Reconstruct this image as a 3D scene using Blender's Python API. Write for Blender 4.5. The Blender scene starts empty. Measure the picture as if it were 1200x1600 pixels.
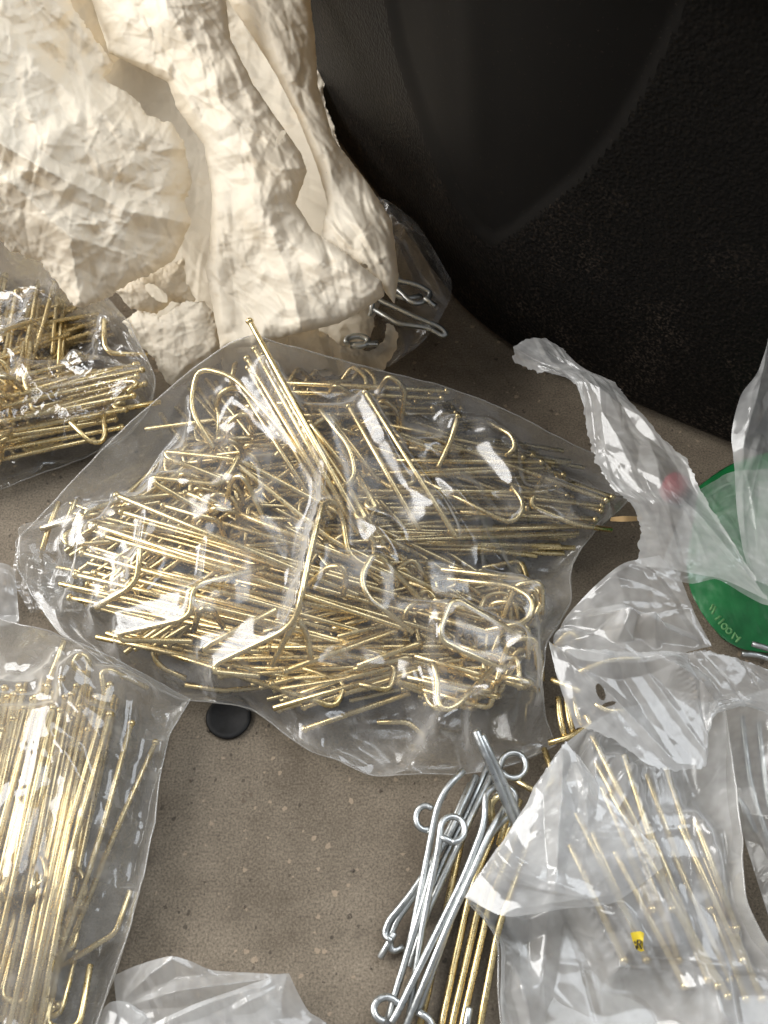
import bpy, math, random
import numpy as np
from mathutils import Vector, Matrix

# ------------------------------------------------------------------ scene, camera, light
sc = bpy.context.scene
col = sc.collection
sc.render.engine = 'CYCLES'
sc.view_settings.view_transform = 'Standard'
sc.view_settings.look = 'None'
sc.view_settings.gamma = 1.0
sc.view_settings.use_curve_mapping = False
sc.view_settings.exposure = 0.0
cy = sc.cycles
cy.use_denoising = True
cy.max_bounces = 5
cy.diffuse_bounces = 3
cy.glossy_bounces = 3
cy.transmission_bounces = 4
cy.transparent_max_bounces = 24
cy.use_adaptive_sampling = True
cy.adaptive_threshold = 0.05
cy.caustics_reflective = False
cy.caustics_refractive = False
cy.sample_clamp_indirect = 4.0

PITCH, VFOV, DIST = math.radians(57.0), math.radians(56.0), 0.48
cam_d = bpy.data.cameras.new('camera')
cam = bpy.data.objects.new('camera', cam_d)
col.objects.link(cam)
CAM = np.array([0.0, -DIST * math.cos(PITCH), DIST * math.sin(PITCH)])
cam.location = CAM
cam.rotation_euler = (math.radians(90) - PITCH, 0, 0)
cam_d.sensor_fit = 'VERTICAL'
cam_d.sensor_height = 24.0
cam_d.lens = 12.0 / math.tan(VFOV / 2)
cam_d.clip_start, cam_d.clip_end = 0.01, 50.0
cam_d.dof.use_dof = True
cam_d.dof.focus_distance = 0.44
cam_d.dof.aperture_fstop = cam_d.lens / 1000 / 0.0020
sc.camera = cam

world = bpy.data.worlds.new('World')
sc.world = world
world.use_nodes = True
wb = world.node_tree.nodes['Background']
wb.inputs['Color'].default_value = (0.97, 0.98, 1.0, 1)
wb.inputs['Strength'].default_value = 0.30

def area_light(name, direction, dist, size, power, color, aim=(0.0, 0.03, 0.03)):
    d = bpy.data.lights.new(name, 'AREA')
    d.shape = 'DISK'
    d.size = size
    d.energy = power
    d.color = color
    o = bpy.data.objects.new(name, d)
    v = Vector(direction).normalized()
    o.location = Vector(aim) + v * dist
    o.rotation_euler = (-v).to_track_quat('-Z', 'Y').to_euler()
    col.objects.link(o)
    return o
area_light('daylight_opening', (-0.84, 0.14, 0.54), 2.2, 1.9, 88.0, (1.0, 0.965, 0.915))
area_light('daylight_overhead', (0.46, 0.36, 0.82), 2.0, 2.0, 46.0, (0.93, 0.97, 1.0))

# ------------------------------------------------------------------ pixel helpers
_F = np.array([0, math.cos(PITCH), -math.sin(PITCH)])
_U = np.array([0, math.sin(PITCH), math.cos(PITCH)])
_R = np.array([1.0, 0, 0])
_K = 2 * math.tan(VFOV / 2) / 1600.0
def ray(px, py):
    return _F + _R * ((px - 600) * _K) + _U * ((800 - py) * _K)
def P(px, py, z=0.0):
    """point of the place at height z (metres) seen at that photograph position"""
    d = ray(px, py)
    return CAM + d * ((z - CAM[2]) / d[2])
def PL(pts):
    return np.array([P(*p) for p in pts])

# ------------------------------------------------------------------ object helpers
def tag(o, label=None, cat=None, group=None, kind=None):
    if label: o['label'] = label
    if cat: o['category'] = cat
    if group: o['group'] = group
    if kind: o['kind'] = kind
    return o
def empty(name, loc):
    o = bpy.data.objects.new(name, None)
    o.empty_display_size = 0.01
    o.location = loc
    col.objects.link(o)
    return o
def mesh_obj(name, verts, faces, mat, parent=None, smooth=True, uv=None):
    """one mesh object; vertices are given in world space"""
    v = np.asarray(verts, float)
    if parent is not None:
        base = np.array(parent.location)
        pp = parent.parent
        while pp is not None:
            base = base + np.array(pp.location); pp = pp.parent
        v = v - base
    m = bpy.data.meshes.new(name)
    m.from_pydata(v.tolist(), [], faces if isinstance(faces, list) else faces.tolist())
    if smooth:
        m.polygons.foreach_set('use_smooth', [True] * len(m.polygons))
    if uv is not None:
        ul = m.uv_layers.new(name='uv')
        idx = np.empty(len(m.loops), int); m.loops.foreach_get('vertex_index', idx)
        ul.data.foreach_set('uv', np.asarray(uv, float)[idx].ravel())
    m.materials.append(mat)
    o = bpy.data.objects.new(name, m)
    col.objects.link(o)
    if parent is not None: o.parent = parent
    return o

# ------------------------------------------------------------------ noise in numpy
def vnoise(x, y, seed, freq):
    """smooth value noise, -1..1"""
    r = np.random.RandomState(seed); T = r.uniform(-1, 1, (64, 64))
    x, y = x * freq + 17.3, y * freq + 5.1
    xi, yi = np.floor(x).astype(int), np.floor(y).astype(int)
    fx, fy = x - xi, y - yi
    fx, fy = fx * fx * (3 - 2 * fx), fy * fy * (3 - 2 * fy)
    g = lambda a, b: T[a % 64, b % 64]
    return (g(xi, yi) * (1 - fx) + g(xi + 1, yi) * fx) * (1 - fy) + (g(xi, yi + 1) * (1 - fx) + g(xi + 1, yi + 1) * fx) * fy
def facets(x, y, seed, freq, warp=0.35):
    """creased relief: random heights joined by flat triangles on a warped lattice"""
    r = np.random.RandomState(seed); T = r.uniform(-1, 1, (64, 64)); a = r.uniform(0, 6.28)
    c, s = math.cos(a), math.sin(a)
    X, Y = (x * c - y * s) * freq, (x * s + y * c) * freq
    X, Y = X + warp * 1.6 * vnoise(X, Y, seed + 1, 0.55), Y + warp * 1.6 * vnoise(X, Y, seed + 2, 0.55)
    X, Y = X + 31.7, Y + 23.9
    k = (X + Y) * 0.366
    i, j = np.floor(X + k).astype(int), np.floor(Y + k).astype(int)
    fx, fy = X + k - i, Y + k - j
    g = lambda p, q: T[p % 64, q % 64]
    h0, h3 = g(i, j), g(i + 1, j + 1)
    h1, h2 = g(i + 1, j), g(i, j + 1)
    lo = h0 + (h1 - h0) * fx + (h3 - h1) * fy
    up = h0 + (h2 - h0) * fy + (h3 - h2) * fx
    return np.where(fx > fy, lo, up)

def creases(x, y, seed, n, length, width, amp, angle=None, spread=0.45):
    """many long narrow folds with flat sides and a sharp crest"""
    r = np.random.RandomState(seed + 900)
    h = np.zeros(x.shape)
    x0, x1, y0, y1 = x.min(), x.max(), y.min(), y.max()
    for k in range(n):
        cx, cy_ = r.uniform(x0, x1), r.uniform(y0, y1)
        th = r.uniform(0, math.pi) if angle is None else angle + r.uniform(-spread, spread)
        s_ = r.rand() ** 1.5
        l, w = length[0] + (length[1] - length[0]) * s_, width[0] + (width[1] - width[0]) * (0.7 * s_ + 0.3 * r.rand())
        a = r.uniform(0.4, 1.0) * amp * (w / width[1]) * (1 if r.rand() < 0.68 else -1)
        X, Y = x - cx, y - cy_
        bow = r.uniform(-0.15, 0.15) / l
        A, B = X * math.cos(th) + Y * math.sin(th), -X * math.sin(th) + Y * math.cos(th)
        B = B - bow * A * A
        wide = np.where(B > 0, w * r.uniform(0.5, 1.5), w)
        h += a * np.maximum(0, 1 - np.abs(B) / wide - np.abs(A) / l)
    return h

# ------------------------------------------------------------------ thin sheets (film, paper)
def resample(pts, n, smooth=True):
    pts = np.asarray(pts, float)
    if smooth and len(pts) > 2:
        q = np.vstack([2 * pts[0] - pts[1], pts, 2 * pts[-1] - pts[-2]])
        out = []
        for i in range(1, len(q) - 2):
            t = np.linspace(0, 1, 12, endpoint=False)[:, None]
            p0, p1, p2, p3 = q[i - 1], q[i], q[i + 1], q[i + 2]
            out.append((2 * t ** 3 - 3 * t ** 2 + 1) * p1 + (t ** 3 - 2 * t ** 2 + t) * 0.35 * (p2 - p0) + (-2 * t ** 3 + 3 * t ** 2) * p2 + (t ** 3 - t ** 2) * 0.35 * (p3 - p1))
        pts = np.vstack(out + [pts[-1:]])
    d = np.r_[0, np.cumsum(np.linalg.norm(np.diff(pts, axis=0), axis=1))]
    s = np.linspace(0, d[-1], n)
    return np.stack([np.interp(s, d, pts[:, k]) for k in range(3)], 1)

def coons(top, right, bottom, left, nu, nv, smooth=True):
    """grid [nv, nu, 3] spanned between four edges (top, bottom: left to right; left, right: top to bottom)"""
    T, B = resample(top, nu, smooth), resample(bottom, nu, smooth)
    L, R = resample(left, nv, smooth), resample(right, nv, smooth)
    L[0] = T[0]; R[0] = T[-1]; L[-1] = B[0]; R[-1] = B[-1]
    u = np.linspace(0, 1, nu)[None, :, None]; v = np.linspace(0, 1, nv)[:, None, None]
    return (1 - v) * T[None] + v * B[None] + (1 - u) * L[:, None] + u * R[:, None] - (
        (1 - u) * (1 - v) * T[0] + u * (1 - v) * T[-1] + (1 - u) * v * B[0] + u * v * B[-1])

def upsample(g):
    nv, nu = g.shape[:2]
    def up(a):
        n = a.shape[0]
        o = np.empty((2 * n - 1,) + a.shape[1:])
        o[::2] = a
        pad = np.concatenate([2 * a[:1] - a[1:2], a, 2 * a[-1:] - a[-2:-1]])
        o[1::2] = (-pad[:-3] + 9 * pad[1:-2] + 9 * pad[2:-1] - pad[3:]) / 16
        return o
    return up(up(g).swapaxes(0, 1)).swapaxes(0, 1)

def relax(g, rest, iters, pin, gravity=0.0, collide=None, bend=0.15, floor=0.0012):
    """inextensible sheet settling: g [nv,nu,3]; rest = (horizontal, vertical, diagonal, diagonal) lengths"""
    rh, rv, r1, r2 = rest
    free = (~pin)[..., None].astype(float)
    g0 = g.copy()
    def solve(A, B, wa, wb, L, k=1.0):
        d = B - A
        n = np.sqrt((d * d).sum(-1)) + 1e-9
        w = wa + wb
        c = d * (k * (n - L) / n)[..., None] / np.maximum(w, 1e-6)
        A += c * wa; B -= c * wb
    f = free
    for it in range(iters):
        g[..., 2] -= gravity * f[..., 0]
        for o in (0, 1):
            solve(g[:, o:-1:2], g[:, o + 1::2], f[:, o:-1:2], f[:, o + 1::2], rh[:, o::2])
            solve(g[o:-1:2], g[o + 1::2], f[o:-1:2], f[o + 1::2], rv[o::2])
        for o in (0, 1):
            solve(g[o:-1:2, :-1], g[o + 1::2, 1:], f[o:-1:2, :-1], f[o + 1::2, 1:], r1[o::2], 0.5)
            solve(g[o:-1:2, 1:], g[o + 1::2, :-1], f[o:-1:2, 1:], f[o + 1::2, :-1], r2[o::2], 0.5)
        if bend:
            lap = np.zeros_like(g)
            lap[1:-1, 1:-1] = (g[:-2, 1:-1] + g[2:, 1:-1] + g[1:-1, :-2] + g[1:-1, 2:]) / 4 - g[1:-1, 1:-1]
            g += lap * bend * f
        lo = np.full(g.shape[:2], floor)
        if collide is not None:
            lo = np.maximum(lo, collide(g[..., 0], g[..., 1]))
        up_ = lo > g[..., 2]
        g[..., 2] = np.where(up_ & ~pin, lo, g[..., 2])
    return g

def lengths(g):
    L = lambda d: np.sqrt((d * d).sum(-1))
    return [L(g[:, 1:] - g[:, :-1]), L(g[1:] - g[:-1]), L(g[1:, 1:] - g[:-1, :-1]), L(g[1:, :-1] - g[:-1, 1:])]

def normals(g):
    du = np.gradient(g, axis=1); dv = np.gradient(g, axis=0)
    n = np.cross(dv, du)
    n = n / (np.linalg.norm(n, axis=-1, keepdims=True) + 1e-12)
    return n * np.sign(n[..., 2:3] + 1e-9)

def sheet(name, mat, top, right, bottom, left, n=(31, 31), levels=2, slack=(0.05, 0.05), iters=(120, 60, 24),
          bulge=0.0, ridges=(), bumps=(), crumple=(), kick=0.0005, gravity=0.0, collide=None, seed=1, parent=None,
          torn=(), tear=0.0012, smooth=True, bend=(0.25, 0.12, 0.06), pin_edges='tblr', floor=0.0012, holes=(), build=True, extra=1, folds=None, fold_angle=None, crests=(), soft=5):
    nu, nv = n
    g = coons(PL(top), PL(right), PL(bottom), PL(left), nu, nv, smooth)
    base_rest = lengths(g)
    rs = np.random.RandomState(seed)
    def shape_field(g):
        nv, nu = g.shape[:2]
        u = np.linspace(0, 1, nu)[None, :]; v = np.linspace(0, 1, nv)[:, None]
        z = bulge * 4 * u * (1 - u) * (1 - (2 * v - 1) ** 4) if bulge else np.zeros((nv, nu))
        for (px, py, dz, rad) in bumps:
            c = P(px, py, g[..., 2].mean())
            d2 = (g[..., 0] - c[0]) ** 2 + (g[..., 1] - c[1]) ** 2
            z = z + dz * np.exp(-d2 / (rad * 0.0003) ** 2)
        for (pts, dz, wid) in ridges:
            q = PL([(a[0], a[1], a[2] if len(a) > 2 else g[..., 2].mean()) for a in pts])
            best = np.full((nv, nu), 1e9)
            for a, b in zip(q[:-1], q[1:]):
                ab = b[:2] - a[:2]
                t = np.clip(((g[..., 0] - a[0]) * ab[0] + (g[..., 1] - a[1]) * ab[1]) / (ab @ ab), 0, 1)
                d = np.hypot(g[..., 0] - a[0] - t * ab[0], g[..., 1] - a[1] - t * ab[1])
                best = np.minimum(best, d)
            z = z + dz * np.maximum(0, 1 - best / (wid * 0.0003)) ** 1.3
        return z
    edge = np.zeros((nv, nu), bool)
    z = shape_field(g)
    uu = np.linspace(0, 1, nu)[None, :]; vv = np.linspace(0, 1, nv)[:, None]
    g[..., 2] += z * np.minimum(1, 12 * np.minimum(np.minimum(uu, 1 - uu), np.minimum(vv, 1 - vv)))
    rest = lengths(g)
    sl = [slack[0], slack[1], (slack[0] + slack[1]) / 2, (slack[0] + slack[1]) / 2]
    rest = [np.maximum(r, b) * (1 + s) for r, b, s in zip(rest, base_rest, sl)]
    for lev in range(levels + 1):
        nv, nu = g.shape[:2]
        pin = np.zeros((nv, nu), bool)
        if 't' in pin_edges: pin[0] = True
        if 'b' in pin_edges: pin[-1] = True
        if 'l' in pin_edges: pin[:, 0] = True
        if 'r' in pin_edges: pin[:, -1] = True
        k = kick / 2 ** lev
        g = g + normals(g) * (vnoise(g[..., 0], g[..., 1], seed * 7 + lev, 90 * 2 ** lev) * k * (~pin))[..., None]
        g = relax(g, rest, iters[min(lev, len(iters) - 1)], pin, gravity / 2 ** lev, collide, bend[min(lev, len(bend) - 1)], floor)
        if lev < levels:
            g = upsample(g)
            s = np.stack([0 * g[..., 0]])  # keep the material length of every finer edge
            r2 = []
            for r, kind in zip(rest, range(4)):
                a = np.repeat(np.repeat(r, 2, 0), 2, 1) / 2
                tgt = [(g.shape[0], g.shape[1] - 1), (g.shape[0] - 1, g.shape[1]), (g.shape[0] - 1, g.shape[1] - 1), (g.shape[0] - 1, g.shape[1] - 1)][kind]
                a = a[:tgt[0], :tgt[1]]
                if a.shape != tgt:
                    a = np.pad(a, ((0, tgt[0] - a.shape[0]), (0, tgt[1] - a.shape[1])), mode='edge')
                r2.append(a)
            rest = r2
    for _ in range(extra): g = upsample(g)
    nv, nu = g.shape[:2]
    N = normals(g)
    u = np.linspace(0, 1, nu)[None, :] + np.zeros((nv, 1)); v = np.linspace(0, 1, nv)[:, None] + np.zeros((1, nu))
    # material coordinates in metres
    su = u * np.mean(np.sum(rest[0], axis=1)); sv = v * np.mean(np.sum(rest[1], axis=0))
    for i, (freq, amp) in enumerate(crumple):
        g = g + N * (facets(su, sv, seed * 13 + i * 5, freq) * amp)[..., None]
    # individual creases of this sheet: (line, height, width in front, width behind)
    for cr_ in crests:
        pts, dz, wf = cr_[:3]; wb_ = cr_[3] if len(cr_) > 3 else wf * 1.2
        q = PL([(a[0], a[1], a[2] if len(a) > 2 else g[..., 2].mean()) for a in pts])
        zc = np.zeros(g.shape[:2])
        Ls = np.r_[0, np.cumsum(np.linalg.norm(np.diff(q[:, :2], axis=0), axis=1))]
        for i, (a, b) in enumerate(zip(q[:-1], q[1:])):
            ab = b[:2] - a[:2]; L_ = np.linalg.norm(ab)
            t = np.clip(((g[..., 0] - a[0]) * ab[0] + (g[..., 1] - a[1]) * ab[1]) / (L_ * L_), 0, 1)
            rx_, ry_ = g[..., 0] - a[0] - t * ab[0], g[..., 1] - a[1] - t * ab[1]
            dd = np.hypot(rx_, ry_); sg = rx_ * ab[1] - ry_ * ab[0]
            s_ = (Ls[i] + t * L_) / Ls[-1]
            tap = np.clip(np.minimum(s_ * 3.0, (1 - s_) * 1.6), 0, 1)
            w_ = np.where(sg > 0, wf, wb_) * 0.0003 * (0.35 + 0.65 * tap)
            zc = np.maximum(zc, tap * np.maximum(0, 1 - dd / w_))
        g[..., 2] += zc * dz
    if folds:
        area_ = su.max() * sv.max()
        edge = np.minimum(1, 20 * np.minimum(np.minimum(u, 1 - u), np.minimum(v, 1 - v)))
        for i, (n_, l_, w_, a_) in enumerate(folds):
            g = g + N * (creases(su, sv, seed * 3 + i, int(n_ * area_) + 2, l_, w_, a_, fold_angle) * (0.25 + 0.75 * edge))[..., None]
    for _ in range(soft):
        g[1:-1, 1:-1] += 0.5 * ((g[:-2, 1:-1] + g[2:, 1:-1] + g[1:-1, :-2] + g[1:-1, 2:]) / 4 - g[1:-1, 1:-1])
    g[..., 2] = np.maximum(g[..., 2], floor)
    if collide is not None:
        ins = np.zeros(g.shape[:2], bool); ins[3:-3, 3:-3] = True
        g[..., 2] = np.where(ins, np.maximum(g[..., 2], collide(g[..., 0], g[..., 1])), g[..., 2])
        for _ in range(4):
            g[1:-1, 1:-1] += 0.5 * ((g[:-2, 1:-1] + g[2:, 1:-1] + g[1:-1, :-2] + g[1:-1, 2:]) / 4 - g[1:-1, 1:-1])
    # torn edges: ragged in the sheet's own plane
    for e in torn:
        sl_ = {'t': (0, 1), 'b': (-1, -2), 'l': (0, 1), 'r': (-1, -2)}[e]
        if e in 'tb':
            nse = vnoise(su[0], sv[0] + 3, seed + 40, 260) + 0.6 * vnoise(su[0], sv[0], seed + 41, 900)
            for kk in range(3):
                a, b = (kk, kk + 1) if e == 't' else (-1 - kk, -2 - kk)
                d = g[a] - g[b]; d /= np.linalg.norm(d, axis=-1, keepdims=True) + 1e-9
                g[a] += d * (nse * tear * (1 - kk / 3))[:, None]
        else:
            nse = vnoise(sv[:, 0], su[:, 0] + 3, seed + 42, 260) + 0.6 * vnoise(sv[:, 0], su[:, 0], seed + 43, 900)
            for kk in range(3):
                a, b = (kk, kk + 1) if e == 'l' else (-1 - kk, -2 - kk)
                d = g[:, a] - g[:, b]; d /= np.linalg.norm(d, axis=-1, keepdims=True) + 1e-9
                g[:, a] += d * (nse * tear * (1 - kk / 3))[:, None]
    if not build:
        return g
    return grid_obj(name, g, mat, parent, su, sv, holes)

def Pv(px, py, z):
    d = _F[None] + _R[None] * ((px.ravel() - 600) * _K)[:, None] + _U[None] * ((800 - py.ravel()) * _K)[:, None]
    return CAM + d * ((z.ravel() - CAM[2]) / d[:, 2])[:, None]
def poly_sd(px, py, poly):
    poly = np.array(poly, float); d = np.full(px.shape, 1e9); ins = np.zeros(px.shape, bool)
    for a, b in zip(poly, np.roll(poly, -1, 0)):
        ab = b - a
        t = np.clip(((px - a[0]) * ab[0] + (py - a[1]) * ab[1]) / (ab @ ab), 0, 1)
        d = np.minimum(d, np.hypot(px - a[0] - t * ab[0], py - a[1] - t * ab[1]))
        ins ^= ((a[1] > py) != (b[1] > py)) & (px < (b[0] - a[0]) * (py - a[1]) / (b[1] - a[1] + 1e-9) + a[0])
    return np.where(ins, -d, d)
def spline_z(px, py, ctrl):
    """smooth height through the control points"""
    c = np.array(ctrl, float); q = c[:, :2] / 200.0
    def k(r): return np.where(r > 1e-9, r * r * np.log(r + 1e-12), 0)
    n = len(c); A = np.zeros((n + 3, n + 3))
    A[:n, :n] = k(np.linalg.norm(q[:, None] - q[None], axis=-1)) + np.eye(n) * 0.02
    A[:n, n] = 1; A[:n, n + 1:] = q; A[n, :n] = 1; A[n + 1:, :n] = q.T
    w = np.linalg.solve(A, np.r_[c[:, 2], 0, 0, 0])
    X = np.stack([px.ravel(), py.ravel()], 1) / 200.0
    z = w[n] + X @ w[n + 1:]
    for i in range(n): z = z + w[i] * k(np.linalg.norm(X - q[i], axis=1))
    return z.reshape(px.shape)
def paper_piece(name, mat, parent, outline, ctrl, ridges=(), seed=1, step=2.2, rag=2.0, curl=0.004, curl_px=9.0, amount=0.55, holes=(), nf=1.0, angle=None, relief=0.38):
    o = np.array(outline, float)
    x = np.arange(o[:, 0].min() - 6, o[:, 0].max() + 6, step); y = np.arange(o[:, 1].min() - 6, o[:, 1].max() + 6, step)
    px, py = np.meshgrid(x, y)
    c_ = np.array(ctrl, float)
    A_ = np.stack([c_[:, 0], c_[:, 1], np.ones(len(c_))], 1)
    pl = np.linalg.lstsq(A_, c_[:, 2], rcond=None)[0]
    plane = pl[0] * px + pl[1] * py + pl[2]
    z = plane + relief * (spline_z(px, py, ctrl) - plane)
    for (pts, dz, wid) in ridges:
        best = np.full(px.shape, 1e9)
        for a, b in zip(pts[:-1], pts[1:]):
            a, b = np.array(a, float), np.array(b, float); ab = b - a
            t = np.clip(((px - a[0]) * ab[0] + (py - a[1]) * ab[1]) / (ab @ ab), 0, 1)
            best = np.minimum(best, np.hypot(px - a[0] - t * ab[0], py - a[1] - t * ab[1]))
        wv = wid * (1 + 0.35 * vnoise(px, py, seed + int(pts[0][0]), 0.02))
        z = z + 0.4 * dz * np.maximum(0, 1 - best / wv)
    wx, wy = px + 14 * vnoise(px, py, seed + 3, 0.012), py + 14 * vnoise(px, py, seed + 4, 0.012)
    area = (x[-1] - x[0]) * (y[-1] - y[0]) / 1e4
    z = z + 0.8 * amount * creases(wx, wy, seed, int(2.2 * area * nf) + 4, (60, 200), (16, 46), 0.0034, angle)
    z = z + amount * creases(wx, wy, seed + 1, int(13 * area * nf) + 6, (25, 120), (4, 11), 0.0016, angle)
    z = z + amount * creases(px, py, seed + 2, int(44 * area * nf) + 8, (14, 60), (2.2, 5.5), 0.0007)
    z = z + amount * (0.0020 * facets(wx, wy, seed * 5, 0.019) + 0.0013 * facets(px, py, seed * 5 + 9, 0.05))
    sd = poly_sd(px + rag * vnoise(px, py, seed + 6, 0.09) + rag * 0.7 * vnoise(px, py, seed + 7, 0.3), py + rag * vnoise(px, py, seed + 8, 0.09) + rag * 0.7 * vnoise(px, py, seed + 9, 0.3), outline)
    z = np.maximum(z - curl * np.exp(np.minimum(sd, 0) / curl_px), 0.002)
    F = grid_faces(*px.shape)
    keep = (sd.reshape(-1)[F] < 0).any(1)
    gy, gx = np.gradient(sd, step)
    gl = np.maximum(np.hypot(gx, gy), 0.5)
    out_ = np.clip(sd, 0, 2.5 * step)                     # rim vertices are drawn in onto the edge itself
    px, py = px - out_ * gx / gl ** 2, py - out_ * gy / gl ** 2
    for (hx, hy, rx, ry, ang) in holes:
        a = math.radians(ang); X, Y = px - hx, py - hy
        X, Y = X * math.cos(a) + Y * math.sin(a), -X * math.sin(a) + Y * math.cos(a)
        keep &= (((X / rx) ** 2 + (Y / ry) ** 2 - 0.4 * vnoise(px, py, 3, 0.12)).reshape(-1)[F] > 1).all(1)
    F = F[keep]
    used = np.unique(F); remap = -np.ones(px.size, int); remap[used] = np.arange(len(used))
    V = Pv(px, py, z)[used]
    uv = np.stack([px.ravel(), py.ravel()], 1)[used] * 0.0003
    return mesh_obj(name, V, remap[F], mat, parent, True, uv)

def grid_faces(nv, nu):
    i = np.arange(nv - 1)[:, None] * nu + np.arange(nu - 1)[None]
    return np.stack([i, i + 1, i + nu + 1, i + nu], -1).reshape(-1, 4)
def height_at(o, px, py):
    """height of a finished sheet where the photograph shows that point"""
    n = len(o.data.vertices); v = np.empty(n * 3); o.data.vertices.foreach_get('co', v); v = v.reshape(-1, 3)
    q = o
    while q.parent is not None: q = q.parent; v = v + np.array(q.location)
    d = v - CAM; f = d @ _F
    e = (600 + (d @ _R) / f / _K - px) ** 2 + (800 - (d @ _U) / f / _K - py) ** 2
    k = np.argsort(e)[:12]
    return v[k, 2].max()
def grid_obj(name, g, mat, parent, su=None, sv=None, holes=()):
    nv, nu = g.shape[:2]
    F = grid_faces(nv, nu)
    V = g.reshape(-1, 3)
    if holes:
        C = V[F].mean(1)
        d = C - CAM
        f = d @ _F
        px = 600 + (d @ _R) / f / _K; py = 800 - (d @ _U) / f / _K
        keep = np.ones(len(F), bool)
        for (hx, hy, rx, ry, ang) in holes:
            a = math.radians(ang); X, Y = px - hx, py - hy
            X, Y = X * math.cos(a) + Y * math.sin(a), -X * math.sin(a) + Y * math.cos(a)
            rr = 1 + 0.35 * vnoise(px, py, int(hx), 0.06)
            keep &= (X / rx) ** 2 + (Y / ry) ** 2 > rr
        F = F[keep]
    uv = None if su is None else np.stack([su.ravel(), sv.ravel()], 1)
    return mesh_obj(name, V, F, mat, parent, True, uv)

# ------------------------------------------------------------------ materials
def new_mat(name):
    m = bpy.data.materials.new(name); m.use_nodes = True
    nt = m.node_tree; nt.nodes.clear()
    out = nt.nodes.new('ShaderNodeOutputMaterial')
    def N(t, **kw):
        n = nt.nodes.new(t)
        for k, v in kw.items():
            if k in n.inputs: n.inputs[k].default_value = v
            else: setattr(n, k, v)
        return n
    return m, nt, N, out
def lk(nt, a, b): nt.links.new(a, b)
def noise(nt, N, co, scale, detail=4, rough=0.55, lo=0.4, hi=0.6, a=0.0, b=1.0, dist=0.0):
    n = N('ShaderNodeTexNoise', Scale=scale, Detail=detail, Roughness=rough, Distortion=dist)
    lk(nt, co, n.inputs['Vector'])
    r = N('ShaderNodeMapRange')
    for k, v in zip(('From Min', 'From Max', 'To Min', 'To Max'), (lo, hi, a, b)): r.inputs[k].default_value = v
    lk(nt, n.outputs['Fac'], r.inputs['Value'])
    return r.outputs['Result']
def mixrgb(nt, N, fac, c1, c2, mode='MIX'):
    m = N('ShaderNodeMix', data_type='RGBA', blend_type=mode)
    for s, v in ((0, fac), (6, c1), (7, c2)):
        if isinstance(v, (int, float)): m.inputs[s].default_value = v
        elif isinstance(v, tuple): m.inputs[s].default_value = v + (1,) if len(v) == 3 else v
        else: lk(nt, v, m.inputs[s])
    return m.outputs[2]
def mth(nt, N, op, a, b=None):
    m = N('ShaderNodeMath', operation=op)
    for s, v in ((0, a), (1, b)):
        if v is None: continue
        if isinstance(v, (int, float)): m.inputs[s].default_value = v
        else: lk(nt, v, m.inputs[s])
    return m.outputs[0]

def film_mat(name, haze=(0.05, 0.16), tint=(0.97, 0.97, 0.96), gloss=0.10, refl=0.06, crinkle=0.0, crinkle_scale=260, scuff=0.5, hazecol=(0.85, 0.83, 0.80), thick=0.35):
    m, nt, N, out = new_mat(name)
    tc = N('ShaderNodeTexCoord')
    co = tc.outputs['UV']
    lw = N('ShaderNodeLayerWeight', Blend=0.5)
    gl = N('ShaderNodeBsdfGlossy', Roughness=gloss)
    gl.inputs['Color'].default_value = (0.95, 0.97, 1, 1)
    if crinkle:
        n2 = N('ShaderNodeTexNoise', Scale=crinkle_scale, Detail=1.5, Roughness=0.6, Distortion=0.6)
        lk(nt, co, n2.inputs['Vector'])
        bp = N('ShaderNodeBump', Strength=crinkle, Distance=0.0012)
        lk(nt, n2.outputs['Fac'], bp.inputs['Height'])
        lk(nt, bp.outputs[0], lw.inputs['Normal']); lk(nt, bp.outputs[0], gl.inputs['Normal'])
    fz = mth(nt, N, 'POWER', lw.outputs['Facing'], 3.0)
    fr = mth(nt, N, 'MULTIPLY_ADD', fz, 0.70)
    nt.nodes[-1].inputs[2].default_value = refl
    tr = N('ShaderNodeBsdfTransparent'); tr.inputs['Color'].default_value = tint + (1,)
    m1 = N('ShaderNodeMixShader'); lk(nt, fr, m1.inputs[0]); lk(nt, tr.outputs[0], m1.inputs[1]); lk(nt, gl.outputs[0], m1.inputs[2])
    # milky scatter of the film, dust and scuffs
    df = N('ShaderNodeBsdfDiffuse'); df.inputs['Color'].default_value = hazecol + (1,)
    tl = N('ShaderNodeBsdfTranslucent'); tl.inputs['Color'].default_value = hazecol + (1,)
    ms = N('ShaderNodeMixShader', Fac=0.45); lk(nt, df.outputs[0], ms.inputs[1]); lk(nt, tl.outputs[0], ms.inputs[2])
    nz = N('ShaderNodeTexNoise', Scale=70.0, Detail=2.5, Roughness=0.7); lk(nt, co, nz.inputs['Vector'])
    def rng_(lo, hi, x, y):
        r = N('ShaderNodeMapRange')
        for k, v in zip(('From Min', 'From Max', 'To Min', 'To Max'), (lo, hi, x, y)): r.inputs[k].default_value = v
        lk(nt, nz.outputs['Fac'], r.inputs['Value'])
        return r.outputs[0]
    hz = mth(nt, N, 'ADD', rng_(0.36, 0.66, haze[0], haze[1]), rng_(0.62, 0.72, 0.0, 0.25 * scuff))
    lk(nt, rng_(0.35, 0.65, gloss * 0.6, gloss * 1.8), gl.inputs['Roughness'])
    # film seen edge-on is optically thicker
    hz = mth(nt, N, 'ADD', hz, mth(nt, N, 'MULTIPLY', fz, thick))
    m2 = N('ShaderNodeMixShader'); lk(nt, hz, m2.inputs[0]); lk(nt, m1.outputs[0], m2.inputs[1]); lk(nt, ms.outputs[0], m2.inputs[2])
    lk(nt, m2.outputs[0], out.inputs['Surface'])
    return m

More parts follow.
